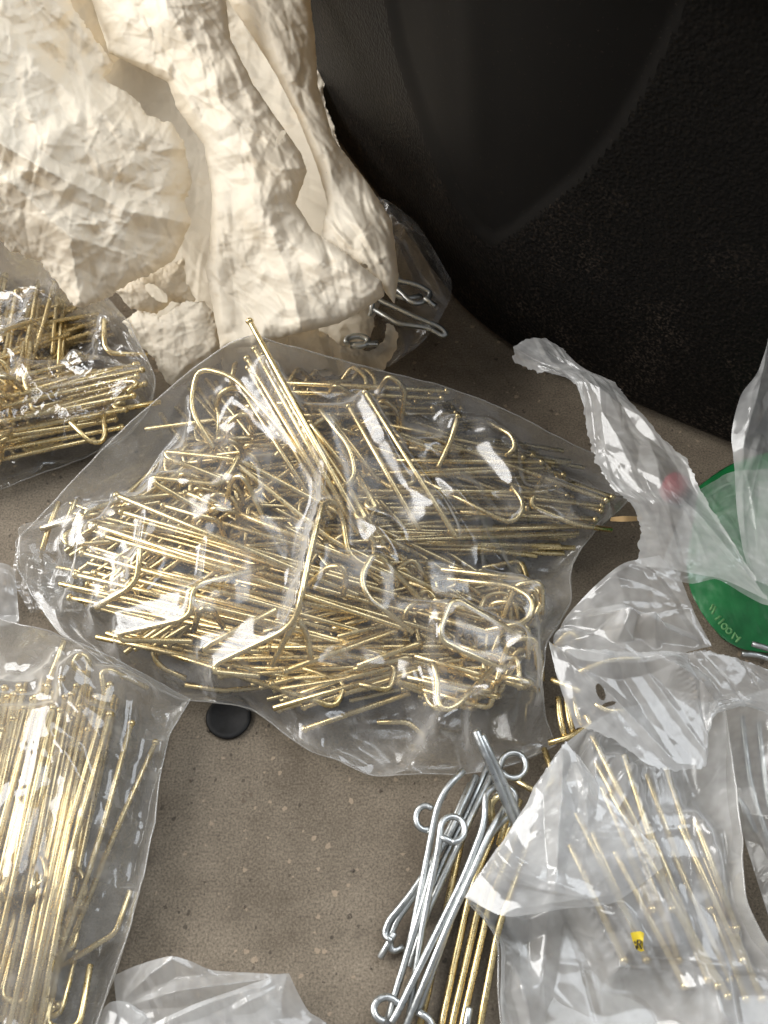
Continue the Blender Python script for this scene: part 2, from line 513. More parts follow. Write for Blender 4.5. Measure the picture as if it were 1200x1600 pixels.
def metal_mat(name, c1, c2, rough, spot=0.5):
    m, nt, N, out = new_mat(name)
    tc = N('ShaderNodeTexCoord'); co = tc.outputs['Object']
    oi = N('ShaderNodeObjectInfo')
    f = noise(nt, N, co, 120, 4, 0.6, 0.35, 0.68)
    c = mixrgb(nt, N, f, c1, c2)
    hv = N('ShaderNodeHueSaturation')
    lk(nt, c, hv.inputs['Color'])
    r = N('ShaderNodeMapRange'); lk(nt, oi.outputs['Random'], r.inputs['Value']); r.inputs['To Min'].default_value = 0.8; r.inputs['To Max'].default_value = 1.12
    lk(nt, r.outputs[0], hv.inputs['Value'])
    b = N('ShaderNodeBsdfPrincipled', Metallic=1.0)
    lk(nt, hv.outputs[0], b.inputs['Base Color'])
    lk(nt, noise(nt, N, co, 600, 3, 0.6, 0.3, 0.7, rough * 0.7, rough * 1.5), b.inputs['Roughness'])
    bp = N('ShaderNodeBump', Strength=0.04, Distance=0.0003)
    nn = N('ShaderNodeTexNoise', Scale=900.0, Detail=2.0); lk(nt, co, nn.inputs['Vector']); lk(nt, nn.outputs['Fac'], bp.inputs['Height'])
    lk(nt, bp.outputs[0], b.inputs['Normal'])
    lk(nt, b.outputs[0], out.inputs['Surface'])
    return m

M = {}
M['brass'] = metal_mat('brass_plate', (0.69, 0.53, 0.25), (0.86, 0.73, 0.44), 0.27)
M['zinc'] = metal_mat('zinc_plate', (0.44, 0.465, 0.475), (0.60, 0.62, 0.62), 0.34)
M['film'] = film_mat('clear_film', haze=(0.07, 0.17), gloss=0.17, refl=0.08, thick=0.5)
M['film_under'] = film_mat('clear_film_under', haze=(0.05, 0.14))
M['crinkly'] = film_mat('crinkly_film', haze=(0.015, 0.06), gloss=0.05, refl=0.08, crinkle=0.45, crinkle_scale=330, scuff=0.2)
M['milky'] = film_mat('milky_film', hazecol=(0.90, 0.91, 0.92), haze=(0.28, 0.50), gloss=0.10, refl=0.08, scuff=0.7, thick=0.45)

def paper_mat():
    m, nt, N, out = new_mat('cream_paper')
    tc = N('ShaderNodeTexCoord'); co = tc.outputs['UV']
    f = noise(nt, N, co, 22, 5, 0.6, 0.35, 0.7)
    c = mixrgb(nt, N, f, (0.82, 0.75, 0.62), (0.87, 0.82, 0.71))
    st = noise(nt, N, co, 60, 6, 0.7, 0.60, 0.72, 0, 0.35)
    c = mixrgb(nt, N, st, c, (0.70, 0.56, 0.36))
    sp = noise(nt, N, co, 330, 2, 0.5, 0.80, 0.83)
    c = mixrgb(nt, N, sp, c, (0.10, 0.06, 0.04))
    n1 = N('ShaderNodeTexNoise', Scale=500.0, Detail=5.0, Roughness=0.65); lk(nt, co, n1.inputs['Vector'])
    vo = N('ShaderNodeTexVoronoi', feature='DISTANCE_TO_EDGE', Scale=150.0)
    wn = N('ShaderNodeTexNoise', Scale=60.0, Detail=3.0); lk(nt, co, wn.inputs['Vector'])
    wv = N('ShaderNodeVectorMath', operation='MULTIPLY_ADD')
    lk(nt, wn.outputs['Color'], wv.inputs[0]); wv.inputs[1].default_value = (0.02,) * 3; lk(nt, co, wv.inputs[2])
    lk(nt, wv.outputs[0], vo.inputs['Vector'])
    h = mth(nt, N, 'ADD', mth(nt, N, 'MULTIPLY', n1.outputs['Fac'], 0.35), mth(nt, N, 'MINIMUM', mth(nt, N, 'MULTIPLY', vo.outputs['Distance'], 2.0), 0.5))
    bp = N('ShaderNodeBump', Strength=0.08, Distance=0.0009); lk(nt, h, bp.inputs['Height'])
    b = N('ShaderNodeBsdfPrincipled', Roughness=0.62)
    b.inputs['Specular IOR Level'].default_value = 0.35
    lk(nt, c, b.inputs['Base Color']); lk(nt, bp.outputs[0], b.inputs['Normal'])
    tl = N('ShaderNodeBsdfTranslucent'); lk(nt, mixrgb(nt, N, 1.0, c, (1.0, 0.84, 0.62), 'MULTIPLY'), tl.inputs['Color'])
    ms = N('ShaderNodeMixShader', Fac=0.27); lk(nt, b.outputs[0], ms.inputs[1]); lk(nt, tl.outputs[0], ms.inputs[2])
    lk(nt, ms.outputs[0], out.inputs['Surface'])
    return m
M['paper'] = paper_mat()

def concrete_mat():
    m, nt, N, out = new_mat('concrete')
    tc = N('ShaderNodeTexCoord'); co = tc.outputs['Object']
    f = noise(nt, N, co, 16, 7, 0.7, 0.34, 0.66)
    c = mixrgb(nt, N, f, (0.120, 0.098, 0.073), (0.215, 0.180, 0.138))
    fine = noise(nt, N, co, 1050, 3, 0.7, 0.32, 0.68, 0.50, 1.50)
    cc = N('ShaderNodeCombineColor')
    for k in range(3): lk(nt, fine, cc.inputs[k])
    c = mixrgb(nt, N, 0.85, c, cc.outputs[0], 'MULTIPLY')
    # pale and dark sand grains of uneven size
    wn = N('ShaderNodeTexNoise', Scale=500.0, Detail=2.0); lk(nt, co, wn.inputs['Vector'])
    wv = N('ShaderNodeVectorMath', operation='MULTIPLY_ADD')
    lk(nt, wn.outputs['Color'], wv.inputs[0]); wv.inputs[1].default_value = (0.0022,) * 3; lk(nt, co, wv.inputs[2])
    g2 = N('ShaderNodeTexVoronoi', Scale=330.0); lk(nt, wv.outputs[0], g2.inputs['Vector'])
    r2 = N('ShaderNodeSeparateColor'); lk(nt, g2.outputs['Color'], r2.inputs[0])
    small = mth(nt, N, 'LESS_THAN', g2.outputs['Distance'], mth(nt, N, 'MULTIPLY', r2.outputs[0], 0.42))
    pale = mth(nt, N, 'MULTIPLY', small, mth(nt, N, 'GREATER_THAN', r2.outputs[1], 0.86))
    dark = mth(nt, N, 'MULTIPLY', small, mth(nt, N, 'LESS_THAN', r2.outputs[2], 0.16))
    c = mixrgb(nt, N, mth(nt, N, 'MULTIPLY', pale, 0.6), c, (0.36, 0.28, 0.20))
    c = mixrgb(nt, N, mth(nt, N, 'MULTIPLY', dark, 0.65), c, (0.04, 0.033, 0.027))
    st = noise(nt, N, co, 34, 7, 0.75, 0.57, 0.70, 0, 0.5)
    c = mixrgb(nt, N, st, c, (0.085, 0.070, 0.055))
    h1 = N('ShaderNodeTexNoise', Scale=750.0, Detail=5.0, Roughness=0.75); lk(nt, co, h1.inputs['Vector'])
    bp = N('ShaderNodeBump', Strength=0.5, Distance=0.0007); lk(nt, h1.outputs['Fac'], bp.inputs['Height'])
    b = N('ShaderNodeBsdfPrincipled', Roughness=0.88)
    b.inputs['Specular IOR Level'].default_value = 0.25
    lk(nt, c, b.inputs['Base Color']); lk(nt, bp.outputs[0], b.inputs['Normal'])
    lk(nt, b.outputs[0], out.inputs['Surface'])
    return m
M['concrete'] = concrete_mat()

def bin_mat(name, leather=True):
    m, nt, N, out = new_mat(name)
    tc = N('ShaderNodeTexCoord'); co = tc.outputs['Object']
    c = (0.0045, 0.0042, 0.004)
    sp = N('ShaderNodeSeparateXYZ'); lk(nt, co, sp.inputs[0])
    d1 = noise(nt, N, co, 24, 5, 0.7, 0.50, 0.72)
    d2 = noise(nt, N, co, 700, 3, 0.6, 0.50 if leather else 0.66, 0.66 if leather else 0.74)
    dust = mth(nt, N, 'MULTIPLY', mth(nt, N, 'MULTIPLY_ADD', d1, 0.8), d2)
    if leather:
        hr = N('ShaderNodeMapRange'); lk(nt, sp.outputs[2], hr.inputs['Value'])
        for k, v in zip(('From Min', 'From Max', 'To Min', 'To Max'), (0.0, 0.16, 1.0, 0.22)): hr.inputs[k].default_value = v
        dust = mth(nt, N, 'MULTIPLY', mth(nt, N, 'MULTIPLY', mth(nt, N, 'ADD', d1, 0.25), d2), hr.outputs[0])
    c = mixrgb(nt, N, mth(nt, N, 'MULTIPLY', dust, 0.5 if leather else 0.3), c, (0.15, 0.115, 0.09))
    b = N('ShaderNodeBsdfPrincipled', Roughness=0.55 if leather else 0.58)
    b.inputs['Specular IOR Level'].default_value = 0.10
    lk(nt, c, b.inputs['Base Color'])
    if leather:
        vo = N('ShaderNodeTexVoronoi', feature='SMOOTH_F1', Scale=640.0); lk(nt, co, vo.inputs['Vector'])
        nn = N('ShaderNodeTexNoise', Scale=420.0, Detail=3.0); lk(nt, co, nn.inputs['Vector'])
        h = mth(nt, N, 'ADD', vo.outputs['Distance'], nn.outputs['Fac'])
        bp = N('ShaderNodeBump', Strength=0.6, Distance=0.0008); lk(nt, h, bp.inputs['Height'])
    else:
        nn = N('ShaderNodeTexNoise', Scale=60.0, Detail=3.0); lk(nt, co, nn.inputs['Vector'])
        bp = N('ShaderNodeBump', Strength=0.1, Distance=0.001); lk(nt, nn.outputs['Fac'], bp.inputs['Height'])
    lk(nt, bp.outputs[0], b.inputs['Normal'])
    lk(nt, b.outputs[0], out.inputs['Surface'])
    return m
M['bin'] = bin_mat('grained_black_plastic', True)
M['bin_smooth'] = bin_mat('smooth_black_plastic', False)

def plain(name, c1, c2, rough=0.5, scale=90.0, spec=0.5, sub=0.0, bump=0.15):
    m, nt, N, out = new_mat(name)
    tc = N('ShaderNodeTexCoord'); co = tc.outputs['Object']
    c = mixrgb(nt, N, noise(nt, N, co, scale, 4, 0.6, 0.35, 0.65), c1, c2)
    b = N('ShaderNodeBsdfPrincipled', Roughness=rough); b.inputs['Specular IOR Level'].default_value = spec
    lk(nt, c, b.inputs['Base Color'])
    nn = N('ShaderNodeTexNoise', Scale=scale * 6, Detail=3.0); lk(nt, co, nn.inputs['Vector'])
    bp = N('ShaderNodeBump', Strength=bump, Distance=0.0006); lk(nt, nn.outputs['Fac'], bp.inputs['Height']); lk(nt, bp.outputs[0], b.inputs['Normal'])
    lk(nt, b.outputs[0], out.inputs['Surface'])
    return m
M['green'] = plain('green_print', (0.006, 0.105, 0.030), (0.010, 0.165, 0.045), 0.35, 60)
M['red'] = plain('red_plastic', (0.30, 0.05, 0.06), (0.36, 0.09, 0.10), 0.4)
M['rubber'] = plain('black_rubber', (0.006, 0.006, 0.006), (0.013, 0.013, 0.014), 0.6, 300, 0.25)
M['yellow'] = plain('yellow_sticker', (0.75, 0.56, 0.03), (0.82, 0.64, 0.06), 0.5)
M['ink'] = plain('dark_ink', (0.06, 0.05, 0.02), (0.10, 0.08, 0.03), 0.6)
M['pale_print'] = plain('pale_print', (0.09, 0.25, 0.09), (0.14, 0.31, 0.12), 0.5)
M['grit'] = plain('grit', (0.03, 0.026, 0.022), (0.30, 0.24, 0.18), 0.9, 160)
M['card'] = plain('tan_card', (0.38, 0.24, 0.10), (0.52, 0.36, 0.18), 0.8)

# ------------------------------------------------------------------ wires
def fillet(pts, r, seg=5):
    pts = [np.asarray(p, float) for p in pts]
    out = [pts[0]]
    for a, b, c in zip(pts[:-2], pts[1:-1], pts[2:]):
        d1, d2 = a - b, c - b
        l1, l2 = np.linalg.norm(d1), np.linalg.norm(d2)
        k = min(r, 0.48 * l1, 0.48 * l2)
        p, q = b + d1 / l1 * k, b + d2 / l2 * k
        for t in np.linspace(0, 1, seg):
            out.append((1 - t) ** 2 * p + 2 * t * (1 - t) * b + t * t * q)
    out.append(pts[-1])
    return np.array(out)
def tube(pts, r, sides=8):
    pts = np.asarray(pts, float); n = len(pts)
    T = np.gradient(pts, axis=0); T /= np.linalg.norm(T, axis=1, keepdims=True) + 1e-12
    a = np.array([0, 0, 1.0]) if abs(T[0][2]) < 0.9 else np.array([1.0, 0, 0])
    nrm = np.cross(T[0], a); nrm /= np.linalg.norm(nrm)
    ang = np.arange(sides) * 2 * math.pi / sides
    V = []
    for i in range(n):
        nrm = nrm - T[i] * (nrm @ T[i]); nrm /= np.linalg.norm(nrm) + 1e-12
        b = np.cross(T[i], nrm)
        if i in (0, n - 1):   # slightly chamfered cut end
            s = -1 if i == 0 else 1
            rings = [(0.0, 1.0), (0.25, 0.72)]
            if i == 0: rings = rings[::-1]
        else:
            s = 0; rings = [(0, 1.0)]
        for (off, k) in rings:
            V.append(pts[i] + T[i] * (s * off * r) + (np.cos(ang)[:, None] * nrm + np.sin(ang)[:, None] * b) * r * k)
    V = np.vstack(V); m = len(V) // sides
    F = []
    for i in range(m - 1):
        for j in range(sides):
            k = (j + 1) % sides
            F.append((i * sides + j, i * sides + k, (i + 1) * sides + k, (i + 1) * sides + j))
    F.append(tuple(range(sides))[::-1]); F.append(tuple(range((m - 1) * sides, m * sides)))
    return V, F
def ball(c, r, axis, nr=6, ns=8):
    V, F = [], []
    axis = np.asarray(axis) / np.linalg.norm(axis)
    a = np.array([0, 0, 1.0]) if abs(axis[2]) < 0.9 else np.array([1.0, 0, 0])
    x = np.cross(axis, a); x /= np.linalg.norm(x); y = np.cross(axis, x)
    for i in range(nr + 1):
        t = math.pi * (0.02 + 0.96 * i / nr)
        for j in range(ns):
            p = 2 * math.pi * j / ns
            V.append(np.asarray(c) + r * (axis * math.cos(t) * 0.85 + (x * math.cos(p) + y * math.sin(p)) * math.sin(t)))
    for i in range(nr):
        for j in range(ns):
            k = (j + 1) % ns
            F.append((i * ns + j, (i + 1) * ns + j, (i + 1) * ns + k, i * ns + k))
    F.append(tuple(range(ns))); F.append(tuple(range(nr * ns, (nr + 1) * ns))[::-1])
    return np.array(V), F

BR = 0.00134
ENV = {}          # contents of each bag, for the film to settle on: name -> list of (a, b, radius)
def note(bag, pts, r):
    if bag is None: return
    for a, b in zip(pts[:-1], pts[1:]):
        ENV.setdefault(bag, []).append((np.asarray(a), np.asarray(b), r))

def brass_hook(label, bag, rod, bracket=None, tip=True, group=None, r=BR, mat='brass', name='brass_hook', corner=0.004, world=False, cat='hook'):
    """a wire display hook: rod with a rounded tip, wire back bracket; points are (px, py, z)"""
    R = rod if world else PL(rod)
    root = empty(name, R[0])
    rp = fillet(R, corner) if len(R) > 2 else R
    note(bag, rp, r)
    V, F = tube(rp, r)
    mesh_obj('rod', V, F, M[mat], root)
    if tip:
        V, F = ball(R[0], r * 1.42, R[0] - R[1])
        mesh_obj('tip', V, F, M[mat], root)
    if bracket is not None:
        B = bracket if world else PL(bracket)
        bp = fillet(B, corner * 0.8)
        note(bag, bp, r)
        V, F = tube(bp, r)
        mesh_obj('bracket', V, F, M[mat], root)
    return tag(root, label, cat, group)

def std_hook(label, bag, tip_p, end_p, roll, group=None, L=None, back=True):
    """standard hook with the usual back bracket, laid between two points of the place"""
    a, b = np.asarray(tip_p), np.asarray(end_p)
    d = b - a; d /= np.linalg.norm(d)
    if L: b = a + d * L
    up = np.array([0, 0, 1.0]); s = np.cross(d, up); s /= np.linalg.norm(s); up = np.cross(s, d)
    n = math.cos(roll) * up + math.sin(roll) * s
    w = np.cross(d, n)
    rod = [a, b]
    br = None
    if back:
        rod = [a, b, b + n * 0.020 + d * 0.002, b + n * 0.024 + d * 0.012, b + n * 0.010 + d * 0.016]
        br = [b - d * 0.030 + w * 0.011 - n * 0.0005, b - d * 0.001 + w * 0.011, b - d * 0.001 - w * 0.011, b - d * 0.026 - w * 0.011 - n * 0.0005]
        lo = min(p[2] for p in rod + br)
        if lo < 0.003:
            sh = np.array([0, 0, 0.003 - lo]); rod = [rod[0]] + [p + sh for p in rod[1:]]; br = [p + sh for p in br]
    return brass_hook(label, bag, np.array(rod), None if br is None else np.array(br), True, group, world=True)

def envelope(bag, res=0.0015, extra=0.0008, close=7):
    """height of the bag's contents over the floor, as a look-up"""
    segs = ENV.get(bag, [])
    A = np.array([s[0] for s in segs]); B = np.array([s[1] for s in segs])
    lo = np.minimum(A, B).min(0) - 0.01; hi = np.maximum(A, B).max(0) + 0.01
    nx, ny = int((hi[0] - lo[0]) / res) + 2, int((hi[1] - lo[1]) / res) + 2
    H = np.zeros((ny, nx))
    for a, b, r in segs:
        n = max(2, int(np.linalg.norm(b - a) / (res * 0.6)))
        t = np.linspace(0, 1, n)[:, None]
        p = a + (b - a) * t
        i = ((p[:, 0] - lo[0]) / res).astype(int); j = ((p[:, 1] - lo[1]) / res).astype(int)
        for dx in (-1, 0, 1):
            for dy in (-1, 0, 1):
                jj, ii = np.clip(j + dy, 0, ny - 1), np.clip(i + dx, 0, nx - 1)
                np.maximum.at(H, (jj, ii), p[:, 2] + r + extra)
    def shift_ext(A, k, fn):
        for _ in range(k):
            Q = A.copy()
            Q[1:] = fn(Q[1:], A[:-1]); Q[:-1] = fn(Q[:-1], A[1:])
            A2 = Q.copy()
            A2[:, 1:] = fn(A2[:, 1:], Q[:, :-1]); A2[:, :-1] = fn(A2[:, :-1], Q[:, 1:])
            A = A2
        return A
    H = shift_ext(shift_ext(H, close, np.maximum), close, np.minimum)   # taut film spans the gaps
    for _ in range(2):
        S = H.copy(); S[1:-1, 1:-1] = (H[:-2, 1:-1] + H[2:, 1:-1] + H[1:-1, :-2] + H[1:-1, 2:]) / 4
        H = np.maximum(H, S)
    def look(x, y):
        fx = (x - lo[0]) / res; fy = (y - lo[1]) / res
        i = np.clip(fx.astype(int), 0, nx - 2); j = np.clip(fy.astype(int), 0, ny - 2)
        tx, ty = np.clip(fx - i, 0, 1), np.clip(fy - j, 0, 1)
        inside = (fx >= 0) & (fx < nx - 1) & (fy >= 0) & (fy < ny - 1)
        v = (H[j, i] * (1 - tx) + H[j, i + 1] * tx) * (1 - ty) + (H[j + 1, i] * (1 - tx) + H[j + 1, i + 1] * tx) * ty
        return np.where(inside, v, 0)
    return look

# ================================================================== THE SETTING
rng = random.Random(7)
def floor():
    v = [(-3, -2, 0), (3, -2, 0), (3, 4, 0), (-3, 4, 0)]
    o = mesh_obj('floor', v, [(0, 1, 2, 3)], M['concrete'], None, False)
    tag(o, kind='structure')
floor()
def grit():
    V, F = [], []
    r = np.random.RandomState(3)
    for k in range(1100):
        px, py = r.uniform(120, 900), r.uniform(1060, 1620)
        if k < 60: px, py = r.uniform(-100, 1000), r.uniform(560, 1000)
        c = P(px, py, 0); s = r.uniform(0.00015, 0.00045) * (2.6 if r.rand() < 0.04 else 1)
        b = len(V)
        for d in ((1, 0, .3), (-1, 0, .2), (0, 1, .25), (0, -1, .3), (0.1, 0.1, 0.9)):
            V.append(c + np.array(d) * s * r.uniform(0.6, 1.2, 3))
        F += [(b, b + 2, b + 4), (b + 2, b + 1, b + 4), (b + 1, b + 3, b + 4), (b + 3, b, b + 4)]
    o = mesh_obj('grit', V, F, M['grit'], None, False)
    tag(o, 'loose dark and pale grit scattered over the bare concrete', 'grit', kind='stuff')
grit()

# ------------------------------------------------------------------ black bin
def black_bin():
    root = empty('black_bin', P(760, 575, 0))
    base = fillet([P(440, 110, 0.0006), P(752, 540, 0.0006), P(1150, 712, 0.0006), P(1560, 850, 0.0006)], 0.05, 16)
    ns, nh = 260, 170
    path = resample(base, ns, False)
    tan = np.gradient(path, axis=0); tan /= np.linalg.norm(tan, axis=1, keepdims=True)
    outn = np.cross(tan, [0, 0, 1.0]); outn /= np.linalg.norm(outn, axis=1, keepdims=True)
    if outn[ns // 2] @ (CAM - path[ns // 2]) < 0: outn = -outn
    h = np.linspace(0, 1, nh) ** 1.2 * 0.262
    foot = np.clip(1 - h / 0.010, 0, 1)
    g = path[None] + np.array([0, 0, 1.0]) * h[:, None, None] + outn[None] * (0.11 * h - 0.008 * foot ** 2)[:, None, None]
    d = g - CAM; f = d @ _F
    px = 600 + (d @ _R) / f / _K; py = 800 - (d @ _U) / f / _K
    V = [(560, -700), (575, -200), (598, -20), (615, 70), (640, 150), (668, 228), (705, 312), (738, 360), (768, 383), (800, 366), (850, 327), (905, 283), (960, 218), (1003, 148), (1040, 75), (1078, -10), (1120, -200), (1200, -700)]
    sd = poly_sd(px, py, V)
    t = np.clip((4 - sd) / 20, 0, 1); t = t * t * (3 - 2 * t)
    g = g - outn[None] * (0.0022 * t)[..., None]
    # the smooth corner panel has a faint moulded rib
    rib = np.exp(-((px - 745 - (py - 380) * 0.04) / 26) ** 2) * np.clip((330 - py) / 120, 0, 1)
    g = g + outn[None] * (0.0012 * rib)[..., None]
    F = grid_faces(nh, ns); sdf = sd.reshape(-1)[F].mean(1)
    Vv = g.reshape(-1, 3)
    mesh_obj('wall', Vv, F[sdf > 2], M['bin'], root)
    p = mesh_obj('corner_panel', Vv, F[sdf <= 2], M['bin_smooth'], root)
    p['label'] = 'smooth recessed panel tapering to a point'
    # back of the bin, rim and bottom so it stands as a closed tub
    top = g[-1]; inw = -outn
    back = np.array([top[0] + [0.05, 0.5, 0], top[-1] + [0.05, 0.5, 0]])
    rim = np.concatenate([top + outn * 0.012, top - outn * 0.004]).tolist()
    n = ns
    RF = [(i, i + 1, n + i + 1, n + i) for i in range(n - 1)]
    low = [list(np.array(q) - [0, 0, 0.02]) for q in rim[:n]]
    rim += low; RF += [(i, i + 1, 2 * n + i + 1, 2 * n + i) for i in range(n - 1)]
    mesh_obj('rim', rim, RF, M['bin_smooth'], root)
    bb = [g[0][0], g[0][-1], back[1] * [1, 1, 0] + [0, 0, 0.0006], back[0] * [1, 1, 0] + [0, 0, 0.0006], top[0], top[-1], back[1], back[0]]
    mesh_obj('light_stop_top', [list(q + np.array([0, 0, -0.004])) for q in top] + [list(back[1] - [0, 0, 0.004]), list(back[0] - [0, 0, 0.004])], [tuple(range(ns + 2))], M['bin_smooth'], root, False)  # unseen top, added to stop light leaking through the tub
    mesh_obj('back_wall', bb, [(0, 1, 2, 3), (0, 3, 7, 4), (1, 5, 6, 2), (3, 2, 6, 7)], M['bin'], root, False)
    tag(root, 'large black plastic bin with grained walls and smooth tapering corner panel', 'bin')
black_bin()

# ------------------------------------------------------------------ black rubber cap on the floor
def rubber_cap():
    c = P(358, 1122, 0.0); root = empty('rubber_cap', c)
    prof = [(0.0, 0.0002), (0.0090, 0.0002), (0.0098, 0.0008), (0.0100, 0.0014), (0.0094, 0.0020), (0.0080, 0.0022), (0.0074, 0.0018), (0.0, 0.0016)]
    V, F = [], []; n = 40
    for (r, z) in prof:
        for j in range(n):
            a = 2 * math.pi * j / n
            V.append(c + np.array([r * math.cos(a), r * math.sin(a), z]))
    for i in range(len(prof) - 1):
        for j in range(n):
            k = (j + 1) % n
            F.append((i * n + j, i * n + k, (i + 1) * n + k, (i + 1) * n + j))
    mesh_obj('cap', V, F, M['rubber'], root)
    tag(root, 'round black rubber cap on concrete, half under the large bag', 'cap')
rubber_cap()

# ================================================================== BRASS HOOKS IN THE LARGE BAG
G1 = 'brass hooks in the large middle bag'
def jit(s): return rng.uniform(-s, s)
def bundle(n, tip, end, spread, along, zlo, zhi, label, bag, group, L=0.205, back=True, tilt=0.006):
    t, e = np.array(tip, float), np.array(end, float)
    d = e - t; d /= np.linalg.norm(d); p = np.array([-d[1], d[0]])
    for k in range(n):
        o = p * jit(spread) + d * jit(along); o2 = o + p * jit(spread * 0.35)
        z = rng.uniform(zlo, zhi)
        a = P(t[0] + o[0], t[1] + o[1], max(0.003, z + jit(tilt))); b = P(e[0] + o2[0], e[1] + o2[1], max(0.003, z + jit(tilt)))
        for tries in range(30):      # keep the whole hook inside its bag
            roll = rng.uniform(-1.6, 1.6)
            u_ = (b - a) / np.linalg.norm(b - a)
            ends = [a, a + u_ * (L + 0.016), a + u_ * L + [0, 0, 0.030], a + u_ * L + [0.014, 0, 0], a + u_ * L - [0.014, 0, 0], a + u_ * L + [0, 0.014, 0], a + u_ * L - [0, 0.014, 0]]
            d_ = np.array(ends) - CAM; f_ = d_ @ _F
            sd_ = poly_sd(600 + (d_ @ _R) / f_ / _K, 800 - (d_ @ _U) / f_ / _K, OUT[bag])
            if sd_.max() < -16: break
            if tries < 15: a = a + u_ * 0.004 * (1 if sd_[0] > sd_[1:].max() else -1)
            else:
                L = L * 0.95
        if sd_.max() > -10: continue
        std_hook(label, bag, a, b, roll, group, L, back)
def hook_mass(name, label, bag, n, specs, zlo, zhi, seed, r=BR):
    """the uncountable bottom of a bagful: rods and bends joined into one part"""
    rr = random.Random(seed); V, F = [], []
    for k in range(n):
        (t, e, spread, L) = rr.choice(specs)
        t_, e_ = np.array(t, float), np.array(e, float); d = (e_ - t_) / np.linalg.norm(e_ - t_); pp = np.array([-d[1], d[0]])
        o = pp * rr.uniform(-spread, spread) + d * rr.uniform(-60, 60); o2 = o + pp * rr.uniform(-spread, spread) * .4
        z = rr.uniform(zlo, zhi)
        A, B = P(*(t_ + o), z), P(*(e_ + o2), max(.003, z + rr.uniform(-.004, .004)))
        u = (B - A) / np.linalg.norm(B - A); B = A + u * L * rr.uniform(.6, 1.0)
        s_ = np.array([-u[1], u[0], 0]) * rr.choice((-1, 1))
        pts = [A, B, B + s_ * .012, B + s_ * .012 - u * rr.uniform(.01, .03)] if rr.random() < .6 else [A, B]
        d_ = np.array(pts) - CAM; f_ = d_ @ _F
        if poly_sd(600 + (d_ @ _R) / f_ / _K, 800 - (d_ @ _U) / f_ / _K, OUT[bag]).max() > -14: continue
        v, f = tube(fillet(pts, .004, 4) if len(pts) > 2 else pts, r, 6)
        F += [tuple(i + len(V) for i in q) for q in f]; V += v.tolist()
    o = mesh_obj(name, V, F, M['brass'])
    return tag(o, label, 'hooks', kind='stuff')
OUT = {'large': [(25, 848), (120, 745), (200, 664), (300, 577), (394, 524), (520, 560), (700, 606), (870, 682), (960, 724), (985, 775), (893, 885), (890, 945), (856, 1000), (853, 1120), (870, 1164), (720, 1210), (588, 1213), (490, 1176), (400, 1112), (285, 1092), (165, 1030), (55, 935)],
       'left': [(-200, 900), (0, 965), (130, 1008), (297, 1092), (243, 1270), (185, 1500), (140, 1640), (-200, 1700)],
       'upper': [(-200, 330), (0, 390), (200, 500), (240, 590), (180, 690), (0, 765), (-200, 800)],
       'torn': [(880, 1165), (960, 1110), (1130, 1100), (1160, 1300), (1290, 1660), (790, 1660), (785, 1500), (727, 1402), (840, 1230)]}
MB = 'large'
# hooks hidden low in the heap
LOW = 'brass hook lying deep in the tangled heap inside the large clear bag'
bundle(15, (150, 870), (640, 1000), 75, 30, 0.004, 0.022, 'brass hook lying deep under the parallel rods in the large clear bag', MB, G1, 0.19)
bundle(10, (700, 640), (330, 690), 45, 25, 0.004, 0.022, 'brass hook lying deep along the far edge inside the large clear bag', MB, G1, 0.15)
bundle(10, (850, 790), (480, 800), 70, 30, 0.004, 0.020, 'brass hook lying deep under the level pale rod in the large bag', MB, G1, 0.15)
bundle(10, (450, 1060), (790, 960), 60, 30, 0.004, 0.016, 'brass hook lying deep under the front rods of the large clear bag', MB, G1, 0.13)
bundle(9, (200, 930), (440, 750), 60, 30, 0.004, 0.020, 'brass hook lying crosswise under the upper left of the large bag', MB, G1, 0.13)
bundle(10, (900, 790), (640, 700), 40, 40, .008, .030, 'brass hook lying in the right hand end of the large clear bag', MB, G1, 0.11)
bundle(9, (860, 730), (620, 640), 30, 40, .008, .030, 'brass hook lying under the far glare of the large clear bag', MB, G1, 0.10)
bundle(8, (760, 1000), (520, 860), 50, 30, 0.004, 0.020, 'brass hook lying deep beneath the white glare of the large bag', MB, G1, 0.13)
hook_mass('hook_heap', 'dense mass of brass hooks at the bottom of the large clear bag', MB, 300, [((150, 870), (640, 1000), 130, .17), ((700, 650), (330, 690), 60, .14), ((860, 780), (520, 760), 90, .13), ((430, 1040), (800, 960), 70, .12), ((200, 930), (440, 750), 120, .11), ((760, 1010), (520, 860), 90, .12), ((330, 620), (560, 880), 90, .13)], .003, .020, 5)
# the long parallel rods of the left half
PAR = 'long brass rod hook in the parallel bundle across the large bag'
for (x0, y0, x1, y1, z0, z1) in [(150, 822, 640, 985, .036, .030), (162, 838, 700, 992, .034, .028), (128, 864, 560, 985, .030, .026),
                                 (190, 800, 590, 915, .034, .032), (215, 812, 620, 930, .030, .034), (240, 850, 650, 960, .028, .026), (180, 880, 560, 960, .024, .022),
                                 (210, 905, 600, 1005, .022, .020), (150, 895, 520, 1000, .018, .018), (255, 790, 560, 880, .030, .032), (270, 830, 600, 940, .026, .026),
                                 (290, 770, 620, 900, .036, .034), (310, 870, 640, 985, .026, .022)]:
    brass_hook(PAR, MB, [(x0, y0, z0), (x1, y1, z1)], None, True, G1)
brass_hook('brass hook with ball tip topmost in the long parallel bundle of the large bag', MB, [(182, 774, .042), (560, 930, .036)], None, True)
brass_hook('brass hook with ball tip lowest left in the parallel bundle of the large bag', MB, [(118, 898, .030), (480, 985, .026)], None, True)
